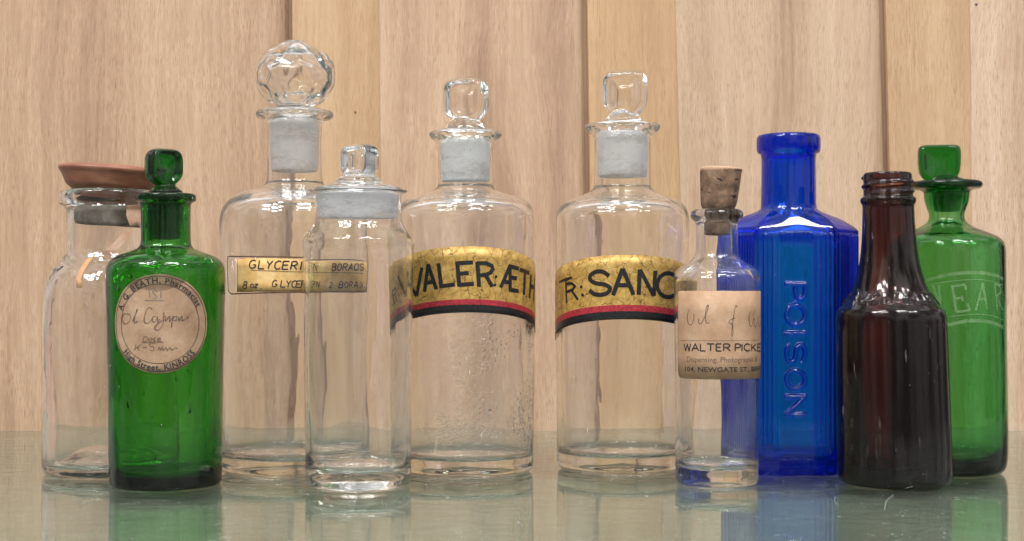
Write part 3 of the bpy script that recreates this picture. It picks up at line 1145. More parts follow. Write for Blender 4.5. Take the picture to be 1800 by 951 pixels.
# ================================================================== 3 tall clear bottle with a blown ball stopper
def build_ball_stopper():
    j = Jar(518, 845, 131)
    y = j.yc
    k = j.k
    t = thing("apothecary_bottle", j.loc, "tallest clear apothecary bottle with glass ball stopper and yellow handwritten label", "bottle")
    outer = [(0, y - 16), (60, y - 13), (100, y - 4), (112, y), (122, y - 1), (128, y - 7), (129, y - 20), (130, 700), (131.5, 500), (131.5, 400), (128, 372), (116, 353), (96, 341), (72, 334), (54, 328),
             (48, 318), (47.5, 300), (47, 225), (48, 214), (60, 211), (67, 207), (68, 202), (66, 197), (56, 195), (47, 195)]
    inner = [(45, 196), (44.5, 200), (44.5, 225), (44.5, 300), (45, 320), (52, 337), (76, 346), (98, 354), (114, 365), (122, 382), (124, 410), (124, 500), (123, 700), (122, y - 44), (117, y - 31),
             (100, y - 26), (60, y - 30), (0, y - 33)]
    bottle_body(j, outer, inner, M_CLEAR2, t, seed=31)
    # ball: outer skin with cut flats, air cavity inside
    dirs = []
    r_ = np.random.default_rng(5)
    for zl, cnt, off in ((.82, 6, .2), (.42, 9, .0), (-.02, 10, .3), (-.46, 9, .1), (-.84, 6, .3)):
        for q in range(cnt):
            a = off + q * 2 * math.pi / cnt + r_.uniform(-.12, .12)
            c = math.sqrt(1 - zl * zl)
            dirs.append((c * math.sin(a), -c * math.cos(a), zl))
    dirs = np.array(dirs)
    def ball(cx, cyy, rx, rz, cut, seed, nth=120, nph=70, neck=None):
        th = np.linspace(0, 2 * math.pi, nth, endpoint=False)
        rings = []
        for i, ph in enumerate(np.linspace(-math.pi / 2, math.pi / 2, nph)):
            if i in (0, nph - 1):
                rings.append(np.array([[0, 0, math.sin(ph)]]))
                continue
            d = np.stack([math.cos(ph) * np.sin(th), -math.cos(ph) * np.cos(th), np.full(nth, math.sin(ph))], -1)
            m_ = d @ dirs.T
            lim = np.where(m_ > .2, cut / np.maximum(m_, .2), 9)
            s = 70.0
            r = -np.log(np.exp(-s * lim).sum(1) + math.exp(-s * 1.0)) / s
            r = r + wob(th, np.full(nth, ph * .02), seed, .006)
            rings.append(d * r[:, None])
        v, f = grid_rings(rings)
        v = v * np.array([rx, rx, rz]) * k
        v[:, 0] += (cx - j.cx) * k
        v[:, 2] += j.z(cyy)
        return v, f
    st = remesh("stopper", [ball(518, 134, 74, 62, .93, 3),
                            plug_lathe(j, [(0, 199), (40, 199), (42, 196), (33, 190), (25, 186), (26, 178), (32, 170), (30, 160), (0, 155)])], .00032, M_GRIP, t, 3)
    # cavity as inward-facing skin
    v, f = ball(520, 135, 57, 46, .90, 8, 96, 56)
    v[:, 2] += .0004 * np.sin(v[:, 0] * 420)
    n0 = len(st.data.vertices)
    bm = bmesh.new()
    bm.from_mesh(st.data)
    vs = [bm.verts.new(p) for p in v]
    for q in f:
        fc = bm.faces.new([vs[i] for i in q[::-1]])
        fc.smooth = True
    bm.to_mesh(st.data)
    bm.free()
    v, f = plug_lathe(j, [(0, 303), (38, 303), (41, 299), (44, 206), (43.5, 201.5), (0, 200)])
    mesh_obj("plug", v, f, frosted("ground_glass_tall", .72, (.95, .94, .93), .3), st)
    # label
    R = 132.2 * k
    (ta, tb, tp), _ = j.onto([401, 647, 417], [485] * 3, R)
    kk = (j.d - R) / F
    zf = lambda yy: H - (yy - HY) * kk
    lab = wrap_label(j, R, tp, tb - .03, lambda s: zf(454.5 + 2.5 * s), lambda s: zf(514 + 1.0 * s), [M_PAPER_Y], t, ragged=.00022)
    M_BRN = ink("brown_label_border", (.11, .05, .03), .6)
    bd = [[(401, 452.5), (400.8, 480), (402, 512), (407, 517)], [(401, 451.5), (520, 453), (640, 455.5)], [(407, 517.5), (520, 514.5), (640, 514.5)], [(646, 457), (645.5, 485), (645, 513)]]
    lettering(j, R, bd, 2.2, M_BRN, lab, name="border", eps=.00024)
    S = []
    for ch, x in zip("GLYCERIN", (438, 454, 467, 482, 496, 511, 527, 533)):
        S += place(ch, x, 472.5 + (x - 438) * .03, 14.5, {'I': 2, 'N': 11}.get(ch, 10.5), .18, jitter=.35)
    for ch, x in zip("BORACIS", (580, 590, 600.5, 610, 619.5, 627, 630.5)):
        S += place(ch, x, 476, 13, {'I': 1.5}.get(ch, 7.5), .16, jitter=.35)
    lettering(j, R, S, 2.3, M_INK, lab, name="handwriting", eps=.00026)
    S = []
    S += place('8', 427, 508, 12.5, 6.5, .2) + place('o', 440, 506.5, 13, 5.5, .2) + place('z', 447, 506.5, 13, 5.5, .2) + [[(459, 507.5), (460, 509)]]
    for ch, x in zip("GLYCERIN", (478, 493, 502, 512, 520, 529, 539, 544)):
        S += place(ch, x, 505 + (x - 478) * .02, 11.5, {'I': 1.5}.get(ch, 7.8), .18, jitter=.3)
    S += place('2', 575, 507, 10, 6.5, .15)
    for ch, x in zip("BORAX", (594, 603, 612, 620.5, 629)):
        S += place(ch, x, 507, 10.5, 6.3, .16, jitter=.3)
    S += [[(638, 506), (638.5, 507.5)]]
    lettering(j, R, S, 1.8, M_INK, lab, name="handwriting", eps=.00028)
    lettering(j, R, [[(440, 475.5), (520, 478.5), (638, 481.5)], [(440, 510.5), (470, 511.5), (530, 511)]], 1.2, M_PEN, lab, name="ruled_line", eps=.00030)
    return t

# ================================================================== 4 clear wide-mouth jar in front
def build_front_jar():
    j = Jar(630, 867, 94)
    y = j.yc
    k = j.k
    t = thing("specimen_jar", j.loc, "unlabelled clear wide-mouthed jar with flat ground stopper, standing in front of yellow label", "jar")
    outer = [(0, y - 34), (30, y - 32), (60, y - 20), (76, y - 4), (80, y), (86, y - .5), (91, y - 7), (92.5, y - 20), (93, y - 60), (94.5, 650), (95.5, 480), (96.5, 440), (97, 429), (96.5, 424), (93, 418), (84, 404), (78, 394),
             (75.5, 380), (75.5, 350), (76, 343), (80, 341), (85, 339), (86.5, 336.8), (84, 335), (80, 334.6)]
    inner = [(75, 335), (73, 339), (72.5, 350), (72.8, 384), (75, 396), (81, 408), (86, 424), (88.5, 442), (88.5, 480), (87, 650), (85, y - 62), (83, y - 42), (76, y - 31), (66, y - 29), (50, y - 38), (30, y - 44), (0, y - 46)]
    bottle_body(j, outer, inner, M_CLEAR, t, seed=41, wi=.00014)
    st = remesh("stopper", [tab(j, 632, 255, 314, 34, 19, .25, math.radians(-38), waist=.8, power=4.5),
                            plug_lathe(j, [(0, 334), (74, 334), (76, 331.5), (62, 328), (42, 323), (40, 320), (37, 314), (28, 309), (24, 304), (0, 302)])],
                .0003, M_GRIP, t, 5)
    v, f = plug_lathe(j, [(0, 388), (66, 388), (69, 384), (72, 342), (71.5, 338.5), (0, 338)])
    mesh_obj("plug", v, f, frosted("ground_glass_wide", .9, (.95, .96, .98), .35), st)
    return t

# ================================================================== 5 and 6: shop-round bottles with gold labels
def shop_round(j, label, cat, seed, mat, rim_y, neck_b, sh_y, tabspec, cone, plugmat, neck_hw=48, rim_hw=64, rim_up=0):
    y = j.yc
    k = j.k
    w = j.hw
    t = thing("apothecary_bottle", j.loc, label, cat)
    outer = [(0, y - 14), (60, y - 11), (90, y - 3), (100, y), (w - 10, y - .5), (w - 4, y - 5), (w - 2, y - 14), (w - 2, y - 40), (w, 560), (w, 440), (w + .5, sh_y + 42), (w - 3, sh_y + 22), (w - 16, sh_y + 8),
             (w - 42, sh_y), (neck_hw + 12, sh_y - 6), (neck_hw + 1, sh_y - 14), (neck_hw, sh_y - 24), (neck_hw, rim_y + 26), (neck_hw + 1, rim_y + 14), (neck_hw + 6, rim_y + 9), (rim_hw - 4, rim_y + 6 - rim_up), (rim_hw, rim_y + 1 - rim_up), (rim_hw - 1, rim_y - 5 - rim_up),
             (rim_hw - 9, rim_y - 8), (neck_hw, rim_y - 8)]
    inner = [(neck_hw - 2, rim_y - 7.6), (neck_hw - 3, rim_y - 4), (neck_hw - 3, rim_y + 24), (neck_hw - 3.5, sh_y - 24), (neck_hw - 2, sh_y - 8), (neck_hw + 8, sh_y + 4), (w - 44, sh_y + 11), (w - 20, sh_y + 19), (w - 10, sh_y + 31),
             (w - 9, sh_y + 48), (w - 10, 440), (w - 10, 560), (w - 12, y - 44), (w - 14, y - 31), (w - 26, y - 26), (60, y - 29), (0, y - 32)]
    bottle_body(j, outer, inner, mat, t, seed=seed)
    st = remesh("stopper", [tab(j, *tabspec), plug_lathe(j, cone, xoff=(tabspec[0] - j.cx) * k * .5)], .0003, M_GRIP, t, 5)
    q = neck_hw - 3.4
    v, f = plug_lathe(j, [(0, neck_b), (q - 4, neck_b), (q - 2, neck_b - 5), (q, rim_y + 6), (q - .5, rim_y - 1.5), (0, rim_y - 2)])
    mesh_obj("plug", v, f, plugmat, st)
    return t

def gold_label(j, t, top, red, blk, bot, peak, drop, th0, th1, R):
    kk = (j.d - R) / F
    zf = lambda yy: H - (yy - HY) * kk
    tp, _ = j.onto(peak, 480, R)
    def off(s):
        th = th0 + (th1 - th0) * s
        return drop * ((th - tp) / 1.5) ** 2
    return wrap_label(j, R, th0, th1, lambda s: zf(top + off(s)), lambda s: zf(bot + off(s)), [M_GOLD, M_RED, M_BLACK], t, bands=fractions(top, red, blk, bot), n=120, rows=5)

def build_valer():
    j = Jar(818, 844, 122)
    t = shop_round(j, "clear stoppered bottle misted with droplets, gold label lettered VALER: ÆTH above red and black stripes", "bottle", 51, M_DROPS,
                   239, 322, 344, (819, 139, 217, 40, 20, .24, math.radians(-24), 4.6, .68),
                   [(0, 236), (34, 236), (36, 233), (35, 226), (30, 219), (26, 213), (20, 208), (14, 204), (0, 200)], frosted("ground_glass_cloudy", .92, (.95, .97, .97), .35))
    R = 122.8 * j.k
    lab = gold_label(j, t, 433.5, 526.5, 536, 550, 824, 36, -1.75, 1.72, R)
    S = [[(700, 513), (703, 536)], [(700, 511), (705, 505), (709, 511), (701, 521)], [(704, 520), (711, 531)]]
    lettering(j, R, S, 4.0, M_BLACK, lab, eps=.0002)
    S = [[(713, 484), (733, 521)], [(733, 521), (742, 471)],
         [(746.5, 514), (753, 465)], [(753, 465), (767.5, 509.5)], [(749, 498), (763, 496)],
         [(771, 463.5), (776, 507)], [(776, 504), (800, 500.5)],
         [(803.5, 460.5), (807.5, 504.5)], [(803, 463.5), (831.5, 462)], [(805, 482), (824, 480.5)], [(807, 501.5), (833, 499.5)],
         [(839, 461), (842, 505)], [(838, 463.5), (855, 463.5), (864, 468), (866, 474), (862, 480), (853, 484), (841, 485)], [(853, 484), (865, 504.5)],
         [(879.5, 506.5), (896.5, 466)], [(896, 467), (896.5, 513)], [(895, 468.5), (911.5, 473)], [(897, 488), (908, 490)], [(896, 510), (911, 512.5)], [(886, 496), (896, 497)],
         [(912.5, 474.5), (930, 481)], [(922, 478), (920.5, 519)],
         [(933, 483), (930, 525)], [(939.5, 489), (937, 531)], [(931.5, 503), (938.5, 507)]]
    lettering(j, R, S, 7.3, M_BLACK, lab, eps=.00022, dots=((714, 507, 2), (715, 518, 2), (871.6, 487, 2.8), (869.7, 501.7, 2.8), (924.5, 521.5, 1.8)))
    return t

def build_sanc():
    j = Jar(1094, 838, 117)
    t = shop_round(j, "clear stoppered bottle with gold label lettered TR: SANC above red and black stripes", "bottle", 61, M_CLEAR2,
                   228, 312, 346, (1098, 125, 208, 40, 19, .24, math.radians(-22), 5, .62),
                   [(0, 224), (36, 224), (37, 221), (34, 215), (30, 208), (26, 203), (20, 198), (14, 194), (0, 190)], frosted("ground_glass_banded", .85, (.96, .96, .96), .3), 49, 67, 3)
    R = 117.8 * j.k
    lab = gold_label(j, t, 448.5, 536.5, 547.5, 562, 1101, 32, -1.75, 1.72, R)
    S = [[(983.5, 497), (1006, 488.5)], [(995, 492), (996.5, 534)], [(996, 500), (1006, 499), (1011, 504), (1007, 510), (997, 514)], [(1005, 511), (1016.5, 527.5)]]
    lettering(j, R, S, 5.2, M_BLACK, lab, eps=.0002)
    Sp = catmull([(1071, 486), (1060, 478.5), (1048, 478.5), (1038, 485), (1038.5, 493), (1047, 498.5), (1063, 501), (1072.5, 507.5), (1068, 515.5), (1056, 519), (1044, 517), (1036.5, 510.5)], 6)
    C = [(1174 + 19 * math.cos(a), 502 - 21 * math.sin(a)) for a in np.radians(np.linspace(48, 312, 24))]
    S = [Sp, [(1077.5, 520), (1094.5, 473)], [(1094.5, 473), (1113.5, 519)], [(1085, 502), (1105, 502)],
         [(1122.5, 519), (1124.5, 474.5)], [(1124.5, 474.5), (1149, 521)], [(1149, 521), (1151.5, 476.5)], C]
    lettering(j, R, S, 7.6, M_BLACK, lab, eps=.00022, dots=((1022, 505, 2.9), (1024.5, 519, 2.9)))
    return t

# ================================================================== 7 small corked bottle
def build_corked():
    j = Jar(1260, 860, 73)
    y = j.yc
    k = j.k
    t = thing("corked_bottle", j.loc, "small clear corked bottle with tan paper label, standing in front of cobalt blue bottle", "bottle")
    outer = [(0, y - 10), (40, y - 8), (58, y - 2), (63, y), (69, y - 1), (72, y - 6), (72.5, y - 20), (73, 700), (75, 500), (75.5, 487), (74, 479), (66, 471), (52, 463), (41, 455), (37, 444), (36, 430), (36, 398), (37, 391),
             (42, 387), (46, 382), (46, 376), (42, 370), (34, 368), (29, 368)]
    inner = [(27, 369), (25, 373), (26, 392), (27.5, 440), (31, 456), (42, 468), (58, 477), (66, 485), (68, 500), (66.5, 700), (65.5, y - 46), (62, y - 33), (50, y - 27), (30, y - 27), (0, y - 28)]
    bottle_body(j, outer, inner, M_CLEAR, t, seed=71, wi=.00015)
    # cork
    m, N, L, out = new_mat("old_cork")
    tc = N.new("ShaderNodeTexCoord")
    P = tc.outputs["Object"]
    b = N.new("ShaderNodeBsdfPrincipled")
    n1 = noise(N, L, P, 190, 5, .65)
    n2 = noise(N, L, mapping(N, L, P, (1, 1, 1.8)), 260, 2)
    c = ramp(N, L, n1, ((.3, (.08, .045, .028)), (.5, (.19, .115, .072)), (.7, (.33, .21, .138))))
    pit = step_mask(N, L, n2, .36, .30)
    mx = N.new("ShaderNodeMixRGB")
    L.new(pit, mx.inputs[0])
    L.new(c, mx.inputs[1])
    mx.inputs[2].default_value = (.03, .018, .012, 1)
    sx = N.new("ShaderNodeSeparateXYZ")
    L.new(P, sx.inputs[0])
    zz = math_node(N, L, 'ADD', sx.outputs[2], math_node(N, L, 'MULTIPLY', n1, .0016))
    mx2 = N.new("ShaderNodeMixRGB")
    zt = j.z(300)
    L.new(step_mask(N, L, zz, zt + .0002, zt + .0012), mx2.inputs[0])
    L.new(mx.outputs[0], mx2.inputs[1])
    mx2.inputs[2].default_value = (.56, .36, .24, 1)
    L.new(mx2.outputs[0], b.inputs["Base Color"])
    b.inputs["Roughness"].default_value = .85
    bp = N.new("ShaderNodeBump")
    bp.inputs["Strength"].default_value = .9
    bp.inputs["Distance"].default_value = .0008
    L.new(math_node(N, L, 'SUBTRACT', n1, pit), bp.inputs["Height"])
    L.new(bp.outputs[0], b.inputs["Normal"])
    L.new(b.outputs[0], out.inputs["Surface"])
    pr = [(0, 414), (21, 414), (24, 410), (24.6, 392), (25, 375), (33, 366), (36, 302), (37, 296.5), (34, 295), (0, 294.5)]
    pr = [(0, 414), (21, 414), (23.5, 410), (24.0, 392), (24.6, 371), (31, 363), (33.5, 340), (36.5, 302), (36.5, 296.5), (34, 295), (0, 294.5)]
    p = chaikin(j.pts(pr), 2)
    p[0, 0] = p[-1, 0] = 0
    v, f = lathe_data(resample(p, .0006), 90, lambda th, z, r, q: wob(th, np.full_like(th, z), 77, .00025) * (1 if z > j.z(366) else .2), .09 * 0)
    v[:, 0] += (1268 - 1260) * k * np.clip((v[:, 2] - j.z(414)) / (j.z(295) - j.z(414)), 0, 1)
    v[:, 2] -= np.where(v[:, 2] > j.z(300), v[:, 0] * .05, 0)
    mesh_obj("cork", v, f, m, t)
    # label
    R = 75.6 * k
    kk = (j.d - R) / F
    zf = lambda yy: H - (yy - HY) * kk
    tl, _ = j.onto(1192, 590, R)
    t1 = 1.95
    arc_len = (t1 - tl) * 75
    def bot(s):
        x = min(s, 1 - s) * arc_len
        c_ = 14 - math.sqrt(max(0, 14 ** 2 - max(0, 14 - x) ** 2))
        return zf(668 - c_)
    def top(s):
        x = min(s, 1 - s) * arc_len
        c_ = 4 - math.sqrt(max(0, 16 - max(0, 4 - x) ** 2))
        return zf(512 + c_)
    lab = wrap_label(j, R, float(tl), t1, top, bot, [M_PAPER_T], t, n=120, ragged=.00012)
    Wr = [[(1213, 543), (1209, 553), (1209, 564), (1212, 571), (1217, 570), (1220, 560), (1220, 553)], [(1228, 561), (1229, 569), (1233, 569), (1238, 560), (1244, 545), (1245, 537), (1242, 541), (1240, 556), (1242, 568), (1248, 568)],
          [(1296, 541), (1293, 538), (1290, 552), (1286, 580), (1286, 592), (1288, 588), (1287, 572), (1281, 568), (1284, 563), (1292, 560)],
          [(1318, 548), (1316, 560), (1318, 574), (1321, 573), (1325, 560), (1325, 572), (1328, 575), (1331, 563), (1331, 556)], [(1333, 565), (1333, 574), (1335, 573), (1336.5, 566)]]
    lettering(j, R, Wr, 1.9, M_PENCIL, lab, name="handwriting", smooth=True, taper=.4, eps=.00020)
    lettering(j, R, [[(1195, 599), (1230, 599.5), (1280, 599.5), (1334, 598)]], .9, M_PENCIL, lab, name="ruled_line", eps=.00020)
    S = []
    for ch, x0, x1 in (("W", 1203, 1214.5), ("A", 1216.5, 1228.5), ("L", 1231.5, 1240.5), ("T", 1243, 1255.5), ("E", 1259, 1268), ("R", 1272, 1283.5), ("P", 1292, 1301.5), ("I", 1303.2, 1304.4), ("C", 1307.5, 1317.5), ("K", 1320.5, 1328), ("E", 1330.5, 1336)):
        S += place(ch, x0, 617.6, 12.4, x1 - x0)
    lettering(j, R, S, 2.3, M_INK, lab, eps=.00021)
    print_line(j, R, "Dispensing, Photographic &", 1208, 1330, 636.5, 9.5, M_PEN, lab, bold=.0, eps=.00022)
    print_line(j, R, "104, NEWGATE ST., BISHO", 1205, 1336, 653, 8.2, M_INK, lab, bold=.012, eps=.00023)
    return t

# ================================================================== 8 cobalt hexagonal poison bottle
def build_poison():
    dfront = H * F / (838 - HY)
    d = dfront + .0199
    k = d / F
    cx = 1387
    X = (cx - 900) * k
    z = lambda yy: H - (yy - HY) * k
    t = thing("poison_bottle", (X, d, .0002), "cobalt blue ribbed six-sided bottle embossed POISON down its front panel", "bottle")
    # cross-section corners in px: x right, y away from the camera
    cor = np.array([(-69, -70), (67, -70), (125, 0), (68, 70), (-68, 70), (-125, 0)], float) * k
    NP = 840
    # rounded hexagon sampled by arc length, with outward normals and face ids
    def hexa(corners, rad):
        pts, nr, face, along = [], [], [], []
        n = len(corners)
        segs = []
        for i in range(n):
            a, b_, c = corners[i - 1], corners[i], corners[(i + 1) % n]
            u = (a - b_) / np.linalg.norm(a - b_)
            w = (c - b_) / np.linalg.norm(c - b_)
            ang = math.acos(np.clip(np.dot(u, w), -1, 1))
            off = rad / math.tan(ang / 2)
            segs.append((b_ + u * off, b_ + w * off, b_ + (u + w) / np.linalg.norm(u + w) * rad / math.sin(ang / 2)))
        P, Nn, Fi, Al, Ln = [], [], [], [], []
        for i in range(n):
            s0, s1, cc = segs[i]
            a0 = math.atan2(*(s0 - cc)[::-1])
            a1 = math.atan2(*(s1 - cc)[::-1])
            while a1 < a0:
                a1 += 2 * math.pi
            for q in np.linspace(0, 1, 9):
                a = a0 + (a1 - a0) * q
                P.append(cc + rad * np.array([math.cos(a), math.sin(a)]))
                Fi.append(-1)
                Al.append(0)
                Ln.append(1)
            e0, e1 = s1, segs[(i + 1) % n][0]
            ln = np.linalg.norm(e1 - e0)
            m_ = max(4, int(ln / .00021))
            for q in np.linspace(0, 1, m_ + 2)[1:-1]:
                P.append(e0 + (e1 - e0) * q)
                Fi.append(i)
                Al.append(q * ln)
                Ln.append(ln)
        P = np.array(P)
        tg = np.roll(P, -1, 0) - np.roll(P, 1, 0)
        tg /= np.linalg.norm(tg, axis=1)[:, None]
        Nn = np.stack([tg[:, 1], -tg[:, 0]], -1)
        return P, Nn, np.array(Fi), np.array(Al), np.array(Ln)
    P, Nn, Fi, Al, Ln = hexa(cor, .0028)
    n = len(P)
    ang = np.arctan2(P[:, 0] - .0, -P[:, 1])
    # embossed word: strokes in the panel plane (mm-ish, metres): u = along the front face, w = z
    u0 = Ln[Fi == 0][0]
    strokes = []
    ks = (dfront) / F
    xf = cor[0, 0] + .0   # left corner x
    def panel(px, py):
        return ((px - 900) * ks - X, H - (py - HY) * ks)
    for ch, y0, y1 in (("P", 500, 527), ("O", 537, 572), ("I", 586, 588), ("S", 605, 637), ("O", 652, 684), ("N", 698, 730)):
        w, ss = G[ch]
        for st in ss:
            q = []
            for a, b_ in st:
                q.append(panel(1382 + b_ * 33, y0 + (a / max(w, .06)) * (y1 - y0)))
            strokes.append(np.array(q))
    segA, segB = [], []
    for q in strokes:
        segA.append(q[:-1])
        segB.append(q[1:])
    segA, segB = np.vstack(segA), np.vstack(segB)
    def dist(pu, pw):
        p = np.stack([pu, pw], -1)[:, None, :]
        ab = segB - segA
        tt = np.clip(((p - segA) * ab).sum(-1) / ((ab ** 2).sum(-1) + 1e-12), 0, 1)
        return np.linalg.norm(p - (segA + ab * tt[..., None]), axis=-1).min(1)
    yb = 838.0
    zrows = []
    z_base = 0.0
    # rows of the straight body
    ytop, ybody0 = 410, 832
    zs = np.linspace(.0035, z(ytop), 430)
    rib_p = .00165
    def body_disp(zz):
        dsp = np.zeros(n)
        fade = np.clip((zz - .010) / .003, 0, 1) * np.clip((z(412) - zz) / .0015, 0, 1)
        side = (Fi > 0) & (Fi != 3)
        # ribs on the five other faces
        q = np.abs(np.sin(math.pi * (Al / rib_p)))
        edge = np.minimum(Al, Ln - Al)
        dsp = np.where(side, (.0011 * q ** .6) * fade * np.clip(edge / .001, 0, 1), dsp)
        fr = Fi == 0
        # frame mouldings left and right of the front panel
        for c_, wd, hh in [(q_, .00075, .0010) for q_ in (.0012, .0034, .0056)] + [(.0082, .0009, .0006)] + [(u0 - q_, .00075, .0010) for q_ in (.0012, .0034, .0056)] + [(u0 - .0082, .0009, .0006)]:
            dsp = dsp + np.where(fr, hh * np.exp(-((Al - c_) / wd) ** 2) * fade, 0)
        # short ribs across the top and bottom of the panel
        mid = fr & (Al > .0098) & (Al < u0 - .0098)
        rb = .0013 * np.abs(np.sin(math.pi * (Al / .0021))) ** .7
        ft = np.clip((zz - z(436)) / .004, 0, 1) * np.clip((z(410) - zz) / .001, 0, 1)
        fb = np.clip((z(800) - zz) / .0006, 0, 1) * np.clip((zz - z(822)) / .001, 0, 1)
        dsp = dsp + np.where(mid, rb * (ft + fb), 0)
        if z(745) < zz < z(490):
            m_ = np.where(fr)[0]
            dd = dist(P[m_, 0], np.full(len(m_), zz))
            hgt = .0017 * np.clip(1 - (dd / .00130) ** 2, 0, 1) ** .7
            dsp[m_] += hgt
        return dsp
    rings = [np.array([[0, 0, .0025]])]
    C2 = P.mean(0)
    def ring(scale, zz, dsp=None, circ=None, blend=0.0, ctr=(0, 0)):
        q = P * scale
        if dsp is not None:
            q = q + Nn * dsp[:, None]
        if circ is not None:
            cc = np.stack([circ * np.sin(ang) + ctr[0], -circ * np.cos(ang)], -1)
            q = q * (1 - blend) + cc * blend
        return np.stack([q[:, 0], q[:, 1], np.full(n, zz)], -1)
    for s, zz in ((.3, .0024), (.6, .0022), (.80, .0012), (.88, .0003), (.92, 0), (.955, .0004), (.985, .0016)):
        rings.append(ring(s, zz))
    for zz in zs:
        rings.append(ring(1, zz, body_disp(zz)))
    nx = (1386 - cx) * k
    rn = 48 * k
    for (blend, yy, sc) in ((0, 408, 1.0), (.02, 405, .995), (.06, 401.5, .985), (.12, 397.5, .975), (.22, 393, .965), (.34, 388, .96), (.48, 383.5, .955), (.65, 379, .955), (.82, 375, .96), (.94, 371.5, .97)):
        rings.append(ring(sc, z(yy), None, rn + 2 * k, blend, (nx * blend, 0)))
    for (r, yy) in ((49, 368), (48, 360), (47.5, 340), (47, 300), (47, 280), (48, 272), (53, 270), (55, 266), (55.5, 258), (55.5, 246), (54.5, 241), (51, 238.5), (46, 238), (40, 238), (37, 240)):
        rings.append(ring(1, z(yy), None, r * k, 1, (nx, 0)))
    # inside
    for (r, yy) in ((35, 246), (35, 272), (36, 340), (37, 366)):
        rings.append(ring(1, z(yy), None, r * k, 1, (nx, 0)))
    Pin = hexa(cor * .90, .006)[0]
    # resample the inner outline to the same count by angle
    def inner_ring(scale, zz, blend=0.0, r=0.0):
        a_in = np.arctan2(Pin[:, 0], -Pin[:, 1])
        o_ = np.argsort(a_in)
        rad_ = np.hypot(Pin[:, 0], Pin[:, 1])
        rr = np.interp(ang, a_in[o_], rad_[o_], period=2 * math.pi) * scale
        q = np.stack([rr * np.sin(ang), -rr * np.cos(ang)], -1)
        cc = np.stack([r * np.sin(ang) + nx, -r * np.cos(ang)], -1)
        q = q * (1 - blend) + cc * blend
        return np.stack([q[:, 0], q[:, 1], np.full(n, zz)], -1)
    for (blend, yy) in ((.9, 377), (.7, 386), (.45, 396), (.2, 405), (0, 416)):
        rings.append(inner_ring(1 if blend else .99, z(yy), blend, 40 * k))
    for zz in np.linspace(z(430), .012, 40):
        rings.append(inner_ring(1, zz))
    for s, zz in ((.93, .0085), (.75, .007), (.4, .0068)):
        rings.append(inner_ring(s, zz))
    rings.append(np.array([[0, 0, .0067]]))
    v, f = grid_rings(rings)
    mesh_obj("body", v, f, M_BLUE, t)
    return t

# ================================================================== 9 dark brown screw-neck bottle
def build_brown():
    j = Jar(1573, 864, 98, lean=-.024)
    y = j.yc
    k = j.k
    t = thing("sauce_bottle", j.loc, "dark brown open screw-neck bottle with embossed shoulder, in front of olive green bottle", "bottle")
    outer = [(0, y - 8), (60, y - 6), (82, y - 1), (88, y), (95, y - 3), (98.5, y - 12), (98.5, y - 40), (97, 650), (95.5, 570), (95, 556), (92, 546), (86, 540), (79, 533), (69, 518), (61, 500), (54, 476), (48.5, 446), (45.5, 410), (44.5, 375),
             (44, 364), (45, 360), (47.5, 357), (48, 353), (47, 349), (43.5, 346.5), (42, 344), (42, 312), (41, 306), (38, 304.5), (36, 304.5)]
    inner = [(34, 305.5), (33, 310), (33, 345), (34, 370), (36, 410), (40, 450), (47, 485), (58, 515), (72, 538), (82, 553), (86, 575), (86, 650), (86, y - 50), (82, y - 30), (60, y - 22), (0, y - 20)]
    # embossed words on the shoulder ring, screw thread on the neck
    strokes = []
    for ch, x0, x1 in (("N", 1490, 1505), ("&", 1515, 1527), ("C", 1533, 1544), ("o", 1552, 1562), ("B", 1594, 1608), ("U", 1612, 1625), ("T", 1627, 1638), ("T", 1640, 1648)):
        for st in place(ch, x0, 534.5, 18, x1 - x0, 0.0):
            strokes.append(np.array(st))
    dots = [(1577, 519), (1577, 528), (1567, 532)]
    A, B = [], []
    def tz(q):
        q = np.asarray(q, float)
        th, z_ = j.onto(q[:, 0], q[:, 1], 74 * k)
        return np.stack([th * 74 * k, z_], -1)
    for q in strokes:
        u = tz(q)
        A.append(u[:-1])
        B.append(u[1:])
    for d_ in dots:
        u = tz([d_, (d_[0] + .4, d_[1])])
        A.append(u[:-1])
        B.append(u[1:])
    A, B = np.vstack(A), np.vstack(B)
    zl, zh = j.z(540), j.z(509)
    def extra(th, z_, r):
        dsp = np.zeros_like(th)
        if zl - .001 < z_ < zh + .001 and r > 60 * k:
            a = (th + math.pi) % (2 * math.pi) - math.pi
            p = np.stack([a * 74 * k, np.full_like(a, z_)], -1)[:, None, :]
            ab = B - A
            tt = np.clip(((p - A) * ab).sum(-1) / ((ab ** 2).sum(-1) + 1e-12), 0, 1)
            dd = np.linalg.norm(p - (A + ab * tt[..., None]), axis=-1).min(1)
            dsp = dsp + .00075 * np.clip(1 - (dd / .0008) ** 2, 0, 1) ** .7
        if j.z(348) < z_ < j.z(308) and r > 36 * k:
            turns = 1.35
            for i in range(3):
                zc = j.z(341) + (i + (th % (2 * math.pi)) / (2 * math.pi)) * .0044 - .0044
                env = 1.0
                dsp = dsp + .00105 * np.exp(-((z_ - zc) / .00085) ** 2) * (j.z(343.5) < zc) * (zc < j.z(313))
        return dsp
    bottle_body(j, outer, inner, M_BROWN, t, seed=91, wi=.0003, wo=.00007, seg=420, extra=extra, step=.0006)
    return t

